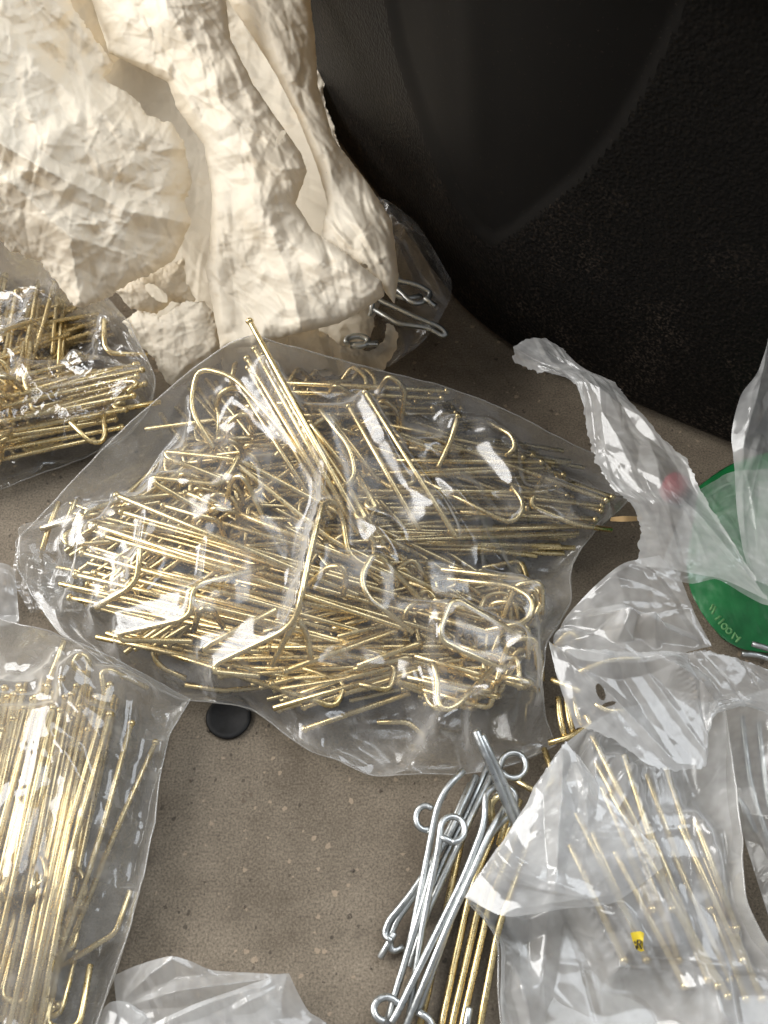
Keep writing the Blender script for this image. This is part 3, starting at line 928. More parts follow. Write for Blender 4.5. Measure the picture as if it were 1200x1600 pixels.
# crossing short ends in the left corner
for i, (pts, lab) in enumerate([
        ([(92, 785, .022), (76, 825, .02), (66, 860, .018)], 'bright bent brass wire end at the far left corner of the large bag'),
        ([(118, 782, .024), (106, 812, .022)], 'short bright brass wire end beside the left corner of the large bag'),
        ([(64, 826, .022), (100, 816, .024), (160, 800, .026), (250, 785, .028)], 'brass wire lying crosswise near the left corner of the large bag')]):
    brass_hook(lab, MB, pts, None, False)
brass_hook('brass hook with narrow hairpin bend at the left of the large bag', MB, [(300, 770, .030), (185, 782, .030), (135, 800, .030), (135, 806, .029), (155, 803, .028)], None, False)
brass_hook('brass hook with round U bend below the hairpin in the large bag', MB, [(300, 832, .026), (130, 820, .028), (98, 838, .028), (104, 852, .028), (175, 846, .026)], None, False, corner=0.008)
# fan of rods up to the peak of the bag
FAN = 'brass rod hook in the steep fan below the peak of the large bag'
for (x0, y0, x1, y1, z0, z1) in [(398, 545, 560, 835, .066, .040), (386, 560, 548, 830, .062, .038), (408, 555, 585, 850, .064, .040), (420, 570, 600, 850, .060, .038),
                                 (388, 575, 520, 810, .056, .036), (372, 600, 500, 800, .050, .034)]:
    brass_hook(FAN, MB, [(x0, y0, z0), (x1, y1, z1)], None, True, G1)
brass_hook('brass hook whose ball tip pokes out through the peak of the large bag', None, [(390, 502, .082), (560, 812, .046), (585, 842, .040), (598, 838, .040)], None, True)
note(MB, PL([(420, 560, .072), (560, 812, .046)]), BR)
brass_hook('brass hook with wide square bend under the upper left slope of the large bag', MB, [(575, 790, .040), (520, 770, .042), (430, 660, .052), (365, 588, .056), (308, 573, .054), (297, 640, .046), (334, 700, .040)], None, False, corner=0.008)
for (pts, lab) in [
        ([(336, 640, .040), (345, 612, .050), (368, 604, .052), (392, 618, .046), (400, 660, .036)], 'arched brass bracket wire nearest the peak of the large bag'),
        ([(352, 690, .038), (360, 655, .048), (385, 644, .050), (398, 670, .040)], 'smaller arched brass bracket wire below the other arch in the large bag'),
        ([(340, 700, .034), (343, 650, .042), (334, 620, .040)], 'upright brass wire stub between the two arches in the large bag'),
        ([(330, 696, .034), (350, 686, .036), (392, 684, .036)], 'short flat brass wire below the arches in the large bag')]:
    brass_hook(lab, MB, pts, None, False)
# U-bends and brackets near the surface
brass_hook('brass hook with long flat bracket upper left of the parallel rods', MB, [(700, 930, .030), (520, 845, .038), (365, 722, .046), (374, 712, .048), (362, 735, .048), (345, 758, .047), (238, 746, .044), (244, 756, .043), (330, 805, .038)], None, False, corner=0.005)
brass_hook('brass hook with folded bracket above the long flat bracket in the large bag', MB, [(640, 860, .036), (372, 718, .046), (258, 706, .040), (262, 716, .040), (345, 748, .040)], None, False, corner=0.005)
brass_hook('brass hook with curled prong beside the flat bracket in the large bag', MB, [(352, 792, .034), (362, 748, .046), (378, 742, .050), (392, 766, .044), (418, 822, .032)], None, False, corner=0.006)
brass_hook('brass hook with a pale upright prong at the left of the large bag', MB, [(219, 857, .046), (214, 905, .040), (200, 920, .036), (150, 950, .028)], None, False, corner=0.006)
brass_hook('brass hook with pale zigzag bracket at the lower left of the large bag', MB, [(420, 885, .036), (302, 915, .044), (298, 958, .040), (284, 968, .038), (187, 990, .028), (190, 1000, .026), (300, 1002, .026)], None, False, corner=0.005)
brass_hook('small arched brass prong beside the zigzag bracket in the large bag', MB, [(303, 985, .026), (312, 952, .040), (330, 950, .040), (349, 980, .028)], None, False, corner=0.006)
brass_hook('tall brass bracket hook standing out at the middle of the large bag', MB,
           [(620, 905, .034), (545, 870, .040), (536, 806, .046), (520, 782, .056), (504, 788, .060), (488, 850, .060), (470, 935, .056), (462, 968, .050), (440, 988, .044), (338, 1036, .030), (335, 1050, .028), (405, 1056, .026)], None, False, corner=0.006)
brass_hook('arched brass prong to the right of the tall bracket in the large bag', MB, [(480, 915, .034), (515, 884, .046), (538, 886, .048), (541, 905, .044), (536, 930, .034)], None, False, corner=0.006)
brass_hook('brass hook with forked prong at the foot of the tall bracket', MB, [(468, 968, .048), (482, 1000, .036), (486, 1030, .030)], [(462, 970, .048), (440, 1010, .036), (425, 1040, .028)], False, corner=0.006)
brass_hook('brass hook with closed bend left of the tall bracket foot', MB, [(432, 952, .040), (325, 1008, .032), (318, 1016, .030), (420, 1018, .028)], None, False, corner=0.004)
brass_hook('bright brass rounded rectangle bracket at the right of the large bag', MB, [(790, 1048, .044), (692, 1002, .048), (687, 985, .050), (704, 942, .050), (716, 938, .050), (812, 994, .044)], None, False, corner=0.005)
brass_hook('brass bracket with pale round bend under the white glare of the large bag', MB, [(645, 988, .042), (572, 930, .052), (564, 900, .054), (582, 868, .054), (596, 870, .052), (658, 938, .040)], None, False, corner=0.006)
brass_hook('brass hook with V shaped bracket at the lower right of the large bag', MB, [(676, 1036, .034), (684, 1060, .034), (682, 1092, .034), (693, 1110, .034), (712, 1104, .034), (770, 1046, .030)], None, False, corner=0.006)
brass_hook('brass hook with round double bend at the right edge of the large bag', MB, [(700, 905, .034), (800, 915, .040), (836, 938, .042), (825, 972, .040), (760, 985, .034)], None, False, corner=0.008)
brass_hook('brass hook with long arm and bent end at the right of the bag', MB, [(690, 890, .030), (825, 905, .036), (850, 930, .036), (838, 960, .034)], None, False, corner=0.008)
# diagonal rods under the glare
for (x0, y0, x1, y1, z0, z1, lab) in [
        (545, 635, 655, 828, .058, .046, 'bright brass rod left of the two diagonal rods under the glare'),
        (571, 613, 712, 838, .060, .046, 'bright brass rod reaching from beside the peak under the glare'),
        (483, 660, 548, 742, .054, .044, 'short bright brass rod end beside the steep fan'),
        (514, 650, 592, 752, .052, .042, 'thin brass rod between the steep fan and the glare')]:
    brass_hook(lab, MB, [(x0, y0, z0), (x1, y1, z1)], None, True)
brass_hook('brass hook with rounded bend reaching down beside the steep fan', MB, [(500, 640, .056), (548, 700, .054), (556, 742, .050), (540, 762, .048), (500, 745, .044)], None, False, corner=0.007)
# rods along the far side with ball tips to the right
FAR = 'brass rod with ball tip along the far top edge of the large bag'
for (x0, y0, x1, y1, z0, z1) in [(698, 611, 440, 598, .040, .036), (690, 622, 430, 612, .036, .034), (676, 638, 420, 630, .034, .032), (712, 645, 460, 650, .030, .030), (650, 628, 400, 640, .028, .028)]:
    brass_hook(FAR, MB, [(x0, y0, z0), (x1, y1, z1)], None, True, G1)
RT = 'brass rod with ball tip in the cluster at the right end of the large bag'
for (x0, y0, x1, y1, z0, z1) in [(818, 715, 620, 690, .030, .030), (832, 712, 640, 700, .028, .030), (846, 722, 620, 720, .030, .030), (828, 728, 600, 740, .026, .028), (856, 730, 640, 745, .026, .028), (800, 705, 610, 665, .028, .032),
                                 (930, 812, 720, 800, .020, .022), (915, 822, 700, 830, .020, .022), (940, 790, 740, 770, .018, .020)]:
    brass_hook(RT, MB, [(x0, y0, z0), (x1, y1, z1)], None, True, G1)
brass_hook('pale brass rod running level to a cut end at the right of the large bag', MB, [(855, 768, .034), (560, 768, .036)], None, False)
brass_hook('brass hook with wide loop at the right end of the large bag', MB, [(640, 740, .030), (760, 800, .034), (800, 820, .034), (822, 790, .036), (800, 760, .036)], None, False, corner=0.008)
brass_hook('brass hook with narrow V bend at the right end of the large bag', MB, [(955, 828, .018), (900, 820, .026), (828, 790, .030), (835, 770, .032), (850, 745, .030)], None, False, corner=0.006)
brass_hook('brass wire with small hook standing up under the far glare', MB, [(716, 650, .046), (704, 690, .040), (685, 730, .036)], None, True)
brass_hook('curled brass prong right of the far glare in the large bag', MB, [(762, 660, .036), (800, 680, .040), (806, 700, .038), (790, 712, .034)], None, False)
# low front rods pointing left, bright
for (x0, y0, x1, y1, z0, z1, lab) in [
        (476, 1139, 640, 1083, .010, .014, 'brass rod with flat tip lowest at the front of the large bag'),
        (475, 1104, 660, 1045, .016, .020, 'bright brass rod above the lowest front rod of the large bag'),
        (466, 1085, 600, 1040, .018, .020, 'short bright brass rod tip between the front rods of the large bag'),
        (447, 1048, 620, 985, .026, .028, 'bright brass rod pointing left from the middle front of the large bag'),
        (436, 1062, 800, 1040, .018, .020, 'long brass rod lying almost level along the front of the large bag')]:
    brass_hook(lab, MB, [(x0, y0, z0), (x1, y1, z1)], None, True)
FR = 'bright brass rod in the level bundle at the front of the large bag'
for (x0, y0, x1, y1, z0, z1) in [(352, 1030, 700, 1022, .020, .020), (360, 1044, 720, 1046, .017, .018), (345, 1056, 690, 1034, .018, .018), (420, 1012, 720, 1010, .022, .022), (380, 1002, 640, 1000, .020, .020), (390, 1022, 680, 1060, .014, .014),
                                 (500, 1070, 720, 1010, .014, .018), (560, 1062, 760, 1005, .014, .018)]:
    brass_hook(FR, MB, [(x0, y0, z0), (x1, y1, z1)], None, True, G1)
for (pts, lab) in [
        ([(590, 1128, .004), (640, 1128, .005), (662, 1150, .004)], 'bent brass wire end lying low at the front of the large bag'),
        ([(245, 1000, .016), (238, 1020, .014), (250, 1042, .012), (290, 1060, .010)], 'curled brass wire at the front left corner of the large bag'),
        ([(290, 1070, .006), (350, 1080, .006), (420, 1072, .008)], 'faint brass wire along the front left hem of the large bag')]:
    brass_hook(lab, MB, pts, None, False)
# loops at the lower end of the fan
for k, (cx, cy, rr, z, lab) in enumerate([(566, 806, 9, .046, 'small brass loop end at the foot of the steep fan'), (582, 790, 7, .046, 'cut brass wire end beside the foot of the steep fan')]):
    c = P(cx, cy, z); root = empty('brass_hook', c)
    a = np.linspace(0, 5.4, 16)
    pts = np.stack([c[0] + 0.0026 * np.cos(a), c[1] + 0.0026 * np.sin(a), c[2] + 0.0004 * a], 1)
    pts = np.vstack([pts, [P(cx - 50, cy - 95, z - .004)]])
    V, F = tube(pts, BR); mesh_obj('rod', V, F, M['brass'], root); tag(root, lab, 'hook'); note(MB, pts, BR)

# ------------------------------------------------------------------ the large clear bag
def bag_under(parent, mat, top, right, bottom, left, n=(90, 70), low=0.0015):
    g = coons(PL(top), PL(right), PL(bottom), PL(left), n[0], n[1])
    nv, nu = g.shape[:2]
    u = np.linspace(0, 1, nu)[None]; v = np.linspace(0, 1, nv)[:, None]
    e = np.minimum(1, 9 * np.minimum(np.minimum(u, 1 - u), np.minimum(v, 1 - v)))
    g[..., 2] = g[..., 2] * (1 - e) ** 1.5 + (low + 0.0012 * np.abs(vnoise(g[..., 0], g[..., 1], 5, 70))) * (1 - (1 - e) ** 1.5)
    L = lengths(g)
    su = np.zeros((nv, nu)); su[:, 1:] = np.cumsum(L[0], 1); sv = np.zeros((nv, nu)); sv[1:] = np.cumsum(L[1], 0)
    return grid_obj('back_film', g, mat, parent, su, sv)
def hem(parent, edges, mat='hem', r=0.0003, close=True):
    """welded rim of a bag: a fine bead along its edges"""
    for e in edges:
        q = resample(PL(e), 90)
        q = q + np.stack([vnoise(q[:, 0], q[:, 1], 3, 160), vnoise(q[:, 0], q[:, 1], 4, 160), vnoise(q[:, 0], q[:, 1], 5, 160)], 1) * 0.0005
        q[:, 2] = np.maximum(q[:, 2], r + 0.0005)
        V, F = tube(q, r, 5)
        mesh_obj('hem', V, F, M['hem'], parent)
M['hem'] = film_mat('hem_film', haze=(0.15, 0.35), refl=0.12, thick=0.3)
def large_bag():
    root = empty('large_clear_bag', P(480, 900, 0))
    top = [(25, 848, .014), (60, 808, .024), (120, 745, .036), (200, 664, .048), (300, 577, .062), (350, 543, .072), (394, 524, .078), (440, 538, .074), (520, 560, .066), (600, 581, .058), (700, 606, .048), (800, 645, .040), (870, 682, .032), (960, 724, .020)]
    right = [(960, 724, .020), (985, 775, .012), (930, 830, .016), (893, 885, .020), (890, 945, .024), (856, 1000, .032), (848, 1060, .028), (853, 1120, .016), (870, 1164, .006)]
    bottom = [(165, 1030, .008), (215, 1062, .010), (285, 1092, .008), (340, 1098, .008), (400, 1112, .008), (450, 1150, .008), (490, 1176, .008), (540, 1192, .009), (588, 1213, .006), (640, 1208, .008), (720, 1210, .008), (800, 1195, .010), (870, 1164, .006)]
    left = [(25, 848, .014), (30, 890, .010), (55, 935, .006), (90, 985, .006), (165, 1030, .008)]
    sheet('front_film', M['film'], top, right, bottom, left, n=(46, 36), levels=2, slack=(0.012, 0.012), iters=(160, 70, 30),
          ridges=[([(395, 530, .075), (560, 800, .05)], .010, 50)],
          crests=[([(548, 640), (640, 800), (700, 870)], .005, 16, 20), ([(578, 612), (690, 770), (850, 935)], .009, 34, 34), ([(632, 645), (720, 760), (800, 850)], .008, 32, 28), ([(735, 655), (790, 740), (840, 800)], .006, 26, 24),
                  ([(640, 740), (740, 830), (846, 925)], .0105, 64, 60), ([(600, 800), (700, 850), (800, 940)], .006, 40, 44), ([(560, 830), (600, 870), (640, 925)], .006, 26, 26), ([(600, 1208), (660, 1150), (740, 1100), (850, 1030)], .007, 26, 20), ([(850, 740), (925, 820)], .006, 24, 20), ([(790, 985), (830, 1040), (850, 1100)], .008, 34, 26),
                  ([(30, 870), (90, 900), (150, 960)], .006, 20, 20), ([(200, 680), (130, 800)], .004, 30, 30), ([(470, 925), (440, 1000)], .004, 14, 14), ([(480, 1080), (620, 1170)], .005, 24, 24)],
          crumple=[(26, 0.0008)], folds=[(380, (.04, .12), (.004, .014), .0032), (420, (.04, .14), (.002, .006), .0015)], kick=0.0008, gravity=0.0006, soft=8, collide=envelope(MB), seed=4, parent=root, bend=(0.2, 0.10, 0.05))
    bag_under(root, M['film_under'], top, right, bottom, left)
    hem(root, [top, right, bottom, left])
    # loose corner of film turned out at the left
    sheet('loose_corner', M['film'], [(24, 858, .014), (80, 880, .014), (130, 905, .016)], [(130, 905, .016), (128, 930, .010), (132, 955, .004)],
          [(48, 958, .003), (90, 956, .003), (132, 955, .004)], [(24, 858, .014), (20, 905, .008), (48, 958, .003)], n=(16, 16), levels=2, slack=(.08, .08), crumple=[(120, .0005)], seed=11, parent=root)
    tag(root, 'large open clear plastic bag heaped with brass hooks in the middle', 'bag')
large_bag()

# ================================================================== CREAM PAPER
def paper():
    root = empty('crumpled_paper', P(330, 420, 0))
    m = M['paper']
    paper_piece('inner_layer', m, root, [(-80, -80), (520, -80), (505, 150), (560, 320), (600, 440), (575, 545), (420, 560), (260, 540), (180, 440), (-80, 330)],
                [(-80, -80, .12), (120, -80, .095), (350, -80, .090), (500, -80, .080), (0, 200, .090), (190, 115, .018), (250, 145, .015), (300, 220, .014), (320, 300, .014), (400, 90, .040), (440, 170, .034), (485, 270, .036), (540, 330, .064), (600, 450, .045), (310, 400, .026), (300, 540, .02), (450, 540, .018), (0, 330, .055)], seed=121, amount=.6, nf=.5, relief=1.0)
    paper_piece('right_fold', m, root, [(352, -70), (356, 0), (396, 60), (430, 115), (464, 180), (494, 256), (512, 318), (504, 360), (488, 386), (520, 400), (560, 422), (600, 455), (616, 476), (623, 430), (612, 342), (570, 280), (521, 216), (497, 135), (492, 60), (478, -70)],
                [(345, -70, .115), (410, -70, .155), (478, -70, .125), (380, 60, .110), (440, 50, .145), (490, 60, .115), (415, 115, .105), (460, 120, .135), (497, 135, .105), (482, 256, .090), (505, 240, .108), (560, 275, .082), (500, 360, .096), (550, 340, .110), (612, 345, .094), (520, 398, .094), (575, 400, .098), (620, 430, .082), (616, 476, .072)],
                ridges=[([(405, -70), (425, 60), (470, 170), (540, 320), (600, 420)], .006, 36)], seed=122, angle=1.1, relief=.22, holes=[(499, 366, 3.5, 15, -12), (552, 412, 24, 3, 13)], rag=.6, curl=.004, curl_px=6)
    paper_piece('centre_fold', m, root, [(118, -70), (150, 20), (170, 82), (262, 128), (276, 168), (312, 218), (319, 228), (331, 305), (327, 395), (321, 420), (332, 480), (345, 545), (400, 540), (470, 520), (530, 505), (578, 478), (601, 462), (596, 440), (540, 395), (490, 362), (462, 318), (480, 268), (470, 238), (430, 182), (395, 130), (360, 60), (345, -70)],
                [(118, -70, .135), (240, -70, .180), (345, -70, .130), (150, 20, .125), (250, 50, .160), (350, 40, .125), (262, 128, .108), (330, 130, .148), (395, 130, .115), (312, 218, .096), (370, 220, .132), (430, 200, .110), (470, 240, .102), (331, 305, .088), (365, 310, .108), (405, 310, .118), (465, 305, .092), (325, 400, .072), (350, 400, .090), (385, 420, .072), (450, 390, .100), (540, 395, .104), (520, 440, .106), (598, 448, .088), (340, 540, .048), (400, 535, .060), (470, 520, .074), (530, 505, .074)],
                ridges=[([(225, -70), (290, 60), (345, 160), (392, 235), (405, 300)], .006, 46), ([(392, 235), (440, 265), (478, 262)], .006, 18), ([(405, 320), (440, 372), (500, 410), (590, 445)], .007, 36), ([(338, 300), (338, 400), (346, 500)], .005, 24), ([(420, 350), (450, 430), (470, 510)], .007, 22), ([(170, 82), (260, 110), (300, 170)], .006, 22)], seed=123, holes=[(438, 214, 2.5, 11, 35)], rag=.7, curl=.004, curl_px=6, relief=.2, angle=1.0)
    paper_piece('left_fold', m, root, [(-70, -70), (96, -70), (112, 8), (150, 62), (180, 99), (164, 124), (214, 156), (230, 180), (266, 190), (288, 222), (300, 285), (288, 314), (300, 345), (286, 376), (276, 404), (240, 425), (192, 450), (174, 462), (132, 482), (116, 481), (95, 450), (64, 410), (20, 394), (0, 374), (-70, 345)],
                [(-70, -70, .165), (96, -70, .130), (30, 60, .150), (150, 62, .112), (183, 97, .106), (170, 120, .106), (110, 120, .118), (240, 160, .112), (305, 210, .100), (200, 230, .132), (100, 210, .142), (-70, 150, .150), (314, 290, .088), (250, 290, .116), (160, 300, .112), (120, 350, .122), (-70, 290, .122), (310, 345, .084), (230, 370, .100), (287, 402, .072), (116, 481, .064), (174, 462, .066), (64, 410, .076), (0, 374, .086)],
                ridges=[([(-60, -20), (60, 70), (110, 120)], -.006, 20), ([(60, 110), (180, 190), (280, 230)], .010, 30), ([(190, 285), (250, 305), (310, 312)], -.003, 16), ([(-60, 190), (80, 270), (200, 330), (305, 350)], .010, 26), ([(0, 270), (110, 370), (125, 470)], .008, 26), ([(30, -60), (110, 30), (165, 80)], .008, 22)], seed=124, rag=2.4, curl=.004, curl_px=7)
    paper_piece('curled_flap', m, root, [(178, 452), (235, 425), (288, 405), (290, 440), (306, 470), (300, 482), (270, 470), (245, 492), (205, 482)], [(178, 452, .058), (235, 430, .062), (288, 410, .062), (300, 475, .050), (245, 490, .046), (205, 482, .044), (225, 460, .062)], seed=125, holes=[(245, 458, 20, 8, 35)], step=1.6)
    paper_piece('lower_lobe', m, root, [(192, 502), (215, 485), (250, 495), (290, 470), (320, 470), (340, 500), (352, 540), (345, 565), (310, 585), (290, 600), (272, 606), (258, 596), (240, 560), (206, 530)], [(200, 500, .046), (300, 475, .058), (345, 540, .046), (270, 600, .016), (240, 550, .034), (300, 540, .054), (320, 580, .03)], seed=126, step=1.8)
    paper_piece('lower_rim', m, root, [(345, 545), (400, 520), (440, 508), (500, 515), (535, 540), (548, 545), (575, 550), (600, 532), (604, 506), (617, 508), (622, 530), (615, 556), (598, 578), (500, 590), (350, 600)],
                [(345, 540, .046), (440, 512, .052), (470, 560, .046), (500, 520, .046), (560, 550, .042), (615, 510, .055), (600, 575, .008), (500, 585, .014), (350, 595, .016)], ridges=[([(420, 515), (425, 580)], .006, 14), ([(510, 525), (530, 580)], .008, 14)], seed=127, step=1.8)
    tag(root, 'big sheet of crumpled cream paper with torn edges leaning against the bin', 'paper')
paper()

FS = [(1500, (.03, .12), (.003, .009), .0026), (2400, (.02, .08), (.001, .003), .0010)]
FB = [(520, (.05, .16), (.005, .016), .0048), (1500, (.02, .10), (.0014, .004), .0016)]
# ================================================================== SILVER HOOKS
SR = 0.00135
def ring(cx, cy, rx, ry, a0, a1, z0, z1, n=18):
    a = np.radians(np.linspace(a0, a1, n))
    return [(cx + rx * math.cos(t), cy + ry * math.sin(t), z) for t, z in zip(a, np.linspace(z0, z1, n))]
def silver(label, pts, r=SR, corner=0.005, extra=None, bag=None):
    R = PL(pts); root = empty('silver_hook', R[0])
    # corners are filleted only where the wire is not already a finely sampled ring
    V, F = tube(fillet(R, corner, 4) if len(R) < 12 else R, r)
    mesh_obj('wire', V, F, M['zinc'], root); note(bag, R, r)
    if extra is not None:
        E = PL(extra); V, F = tube(fillet(E, corner, 4) if len(E) < 12 else E, r); mesh_obj('eye' if len(E) >= 12 else 'prong', V, F, M['zinc'], root); note(bag, E, r)
    return tag(root, label, 'hook', 'silver wire hooks')
# poking out of the paper
silver('silver hairpin hook with looped end poking right out of the paper', [(560, 412, .046), (588, 426, .046), (620, 438, .046), (655, 446, .046), (674, 458, .045), (668, 468, .044), (652, 475, .044), (640, 471, .044), (622, 452, .043), (590, 440, .042)], extra=[(664, 466, .046), (680, 478, .045)], corner=.004)
silver('silver hook wire behind the looped hairpin in the paper', [(565, 425, .040), (600, 452, .040), (634, 468, .040), (658, 462, .040)], corner=.004)
silver('silver hairpin hook with closed end lowest out of the paper', [(565, 452, .040), (600, 473, .040), (650, 496, .040), (688, 511, .040), (698, 521, .039), (692, 526, .038), (668, 512, .038), (622, 506, .038), (585, 484, .038)], corner=.003)
silver('small silver eyelet lying in the mouth of the paper', ring(558, 533, 17, 8, -200, 130, .036, .034) + [(590, 537, .034)], r=.0016)
silver('blurred silver wire upright inside the mouth of the paper', [(582, 470, .040), (580, 492, .034), (568, 500, .030)])
# bunch on the concrete
silver('silver hook with bent neck and open eye at the left of the bunch', [(724, 1204, .018), (697, 1232, .018), (684, 1258, .017), (678, 1284, .015), (640, 1480, .010), (603, 1600, .006)],
       extra=ring(665, 1278, 15, 19, -50, -310, .014, .012) + [(670, 1302, .012)], corner=.008)
silver('silver hook with closed round eye in the middle of the bunch', ring(707, 1296, 19, 20, 90, -185, .022, .022) + [(684, 1330, .020), (660, 1450, .012), (636, 1610, .007)], extra=[(690, 1308, .0215), (709, 1317, .021)])
silver('silver hook rod just beside the closed eye', [(688, 1310, .016), (664, 1400, .013), (615, 1560, .008), (606, 1600, .007)])
silver('long silver hairpin hook crossing the bunch to the big lower eye', [(775, 1228, .020), (758, 1240, .022), (758, 1285, .022), (725, 1370, .019), (622, 1580, .010), (612, 1597, .010)],
       extra=ring(604, 1577, 20, 19, 100, 330, .010, .010) + [(624, 1566, .010)], corner=.006)
silver('silver rod lying along the long hairpin', [(795, 1252, .020), (765, 1300, .022), (735, 1370, .020), (700, 1445, .016), (632, 1610, .009)], corner=.006)
silver('silver rod with split end beside the long hairpin', [(800, 1270, .016), (772, 1295, .018), (745, 1340, .018), (702, 1442, .014), (652, 1585, .008)], corner=.006)
silver('silver rod ending in a kinked loop at the left of the bunch', [(744, 1212, .012), (700, 1310, .010), (640, 1400, .008), (606, 1440, .006), (600, 1462, .005), (612, 1470, .006)], extra=[(616, 1458, .006), (594, 1496, .003)], corner=.006)
silver('silver rod beside the kinked loop of the bunch', [(735, 1225, .010), (705, 1290, .009), (650, 1395, .007), (618, 1440, .005), (608, 1470, .004), (612, 1488, .003), (630, 1480, .003)], corner=.006)
silver('silver rod running behind the closed eye', [(770, 1205, .012), (712, 1330, .010), (670, 1420, .007), (640, 1510, .005)])
silver('second silver rod running behind the closed eye', [(762, 1198, .010), (735, 1260, .009), (690, 1350, .007), (655, 1440, .004)])
silver('thick silver double pin slanting over the top of the bunch', [(806, 1290, .026), (772, 1210, .036), (744, 1143, .045)], r=.0017, extra=[(813, 1283, .025), (779, 1206, .035), (752, 1150, .0435)])
silver('silver eye loop under the hem of the large bag', ring(802, 1196, 20, 20, 150, -150, .012, .012) + [(770, 1230, .010)])
silver('silver bent prong under the eye loop at the top of the bunch', [(770, 1250, .014), (792, 1228, .016), (806, 1240, .016), (804, 1268, .014), (790, 1300, .010)], corner=.005)
silver('short silver wire end at the bottom edge of the bunch', [(655, 1582, .010), (672, 1592, .010), (680, 1620, .009)])
silver('short silver prong between the lowest brass rods', [(733, 1575, .010), (726, 1620, .008)])
# brass rods beside the silver bunch
for (pts, lab) in [
        ([(800, 1235, .010), (735, 1390, .007), (690, 1600, .005), (682, 1660, .005)], 'bare brass rod nearest the silver bunch on the concrete'),
        ([(812, 1250, .012), (752, 1400, .008), (706, 1600, .006), (696, 1660, .005)], 'bare brass rod second from the silver bunch'),
        ([(820, 1270, .012), (765, 1410, .008), (722, 1600, .006), (712, 1660, .005)], 'bare brass rod third from the silver bunch'),
        ([(835, 1290, .012), (778, 1450, .008), (750, 1600, .006), (742, 1660, .005)], 'bare brass rod against the torn milky bag'),
        ([(726, 1290, .006), (700, 1410, .004), (655, 1610, .004)], 'bare brass rod underneath the silver bunch'),
        ([(770, 1290, .016), (766, 1256, .020), (780, 1240, .020), (795, 1262, .016), (780, 1320, .010)], 'arched brass wire at the top of the silver bunch')]:
    brass_hook(lab, None, pts, None, False, 'bare brass rods on the concrete', r=.0014, corner=.006)

# ================================================================== LOWER LEFT BAG
LB, G2 = 'left', 'brass hooks in the lower left bag'
LL = 'long pale brass rod hook in the bundle inside the lower left bag'
tops = [(-60 + 9 * k, 1072 + 17 * ((k * 7) % 5)) for k in range(26)] + [(8, 1075), (22, 1085), (36, 1080), (52, 1092), (66, 1070), (80, 1098), (96, 1060), (112, 1085), (126, 1104), (140, 1078), (152, 1090), (95, 1110), (60, 1112), (28, 1110), (172, 1116), (-8, 1090)]
for k, (x, y) in enumerate(tops):
    dx = -118 + jit(24)
    brass_hook(LL, LB, [(x, y, .026 + jit(.010)), (x + dx * .55, y + 280, .022 + jit(.008)), (x + dx, y + 520 + jit(20), .013 + jit(.007))], None, True, G2, corner=.05, r=.00125)
for (pts, lab) in [
        ([(172, 1070, .030), (100, 1320, .026), (18, 1590, .014)], 'longest bright brass rod in the middle of the lower left bag'),
        ([(205, 1130, .024), (150, 1330, .022), (70, 1550, .014)], 'brass rod second from the right side of the lower left bag'),
        ([(243, 1160, .016), (180, 1300, .016), (128, 1430, .012), (72, 1552, .008)], 'brass rod nearest the right side of the lower left bag'),
        ([(203, 1392, .010), (180, 1458, .009), (92, 1512, .008)], 'short brass rod with a bend near the right hem of the lower left bag'),
        ([(90, 1570, .008), (40, 1602, .008), (10, 1625, .008)], 'short brass rod at the bottom of the lower left bag'),
        ([(140, 1060, .030), (112, 1040, .034), (124, 1020, .036), (140, 1030, .034), (132, 1100, .026)], 'curled brass prong near the top of the lower left bag'),
        ([(170, 1120, .026), (158, 1050, .032), (172, 1046, .032), (230, 1075, .022)], 'arched brass bracket at the upper right of the lower left bag'),
        ([(100, 1002, .030), (90, 1030, .030), (70, 1080, .026)], 'faint brass wire near the top hem of the lower left bag')]:
    brass_hook(lab, LB, pts, None, 'rod' in lab and 'bend' not in lab and 'bent' not in lab, corner=.003 if 'ben' in lab else .012, r=.0012)
bundle(8, (60, 1110), (-30, 1560), 70, 30, .004, .014, 'brass hook lying deep in the lower left bag', LB, G2, .15)
hook_mass('hook_heap', 'dense mass of brass rods at the bottom of the lower left bag', LB, 90, [((60, 1110), (-40, 1560), 130, .16), ((120, 1130), (30, 1540), 60, .15)], .003, .014, 6, .0012)
def left_bag():
    root = empty('hazy_clear_bag', P(60, 1300, 0))
    top = [(-220, 905, .030), (-100, 930, .034), (0, 968, .036), (60, 982, .038), (130, 1008, .036), (200, 1040, .028), (297, 1092, .010)]
    right = [(297, 1092, .010), (266, 1148, .012), (250, 1210, .014), (243, 1275, .014), (216, 1400, .014), (186, 1500, .012), (168, 1550, .010), (130, 1660, .008)]
    bottom = [(-220, 1720, .015), (-60, 1700, .020), (130, 1660, .008)]
    left = [(-220, 905, .030), (-230, 1300, .03), (-220, 1720, .015)]
    sheet('front_film', M['hazy'], top, right, bottom, left, n=(30, 36), levels=2, slack=(.006, .006), iters=(140, 60, 24), crumple=[(26, .0008)], folds=FB, soft=2,
          crests=[([(90, 1080, .04), (200, 1200, .03)], .006, 24), ([(70, 1130, .04), (160, 1270, .03)], .005, 20), ([(20, 1010, .04), (190, 1150, .03)], .006, 30)],
          collide=envelope(LB), gravity=.0006, seed=31, parent=root)
    bag_under(root, M['film_under'], top, right, bottom, left, n=(50, 60))
    hem(root, [top, right])
    tag(root, 'hazy clear bag of long parallel brass rods at the lower left', 'bag')
M['hazy'] = film_mat('hazy_film', hazecol=(0.88, 0.84, 0.77), haze=(0.16, 0.30), gloss=0.09, refl=0.075, thick=0.5)
left_bag()

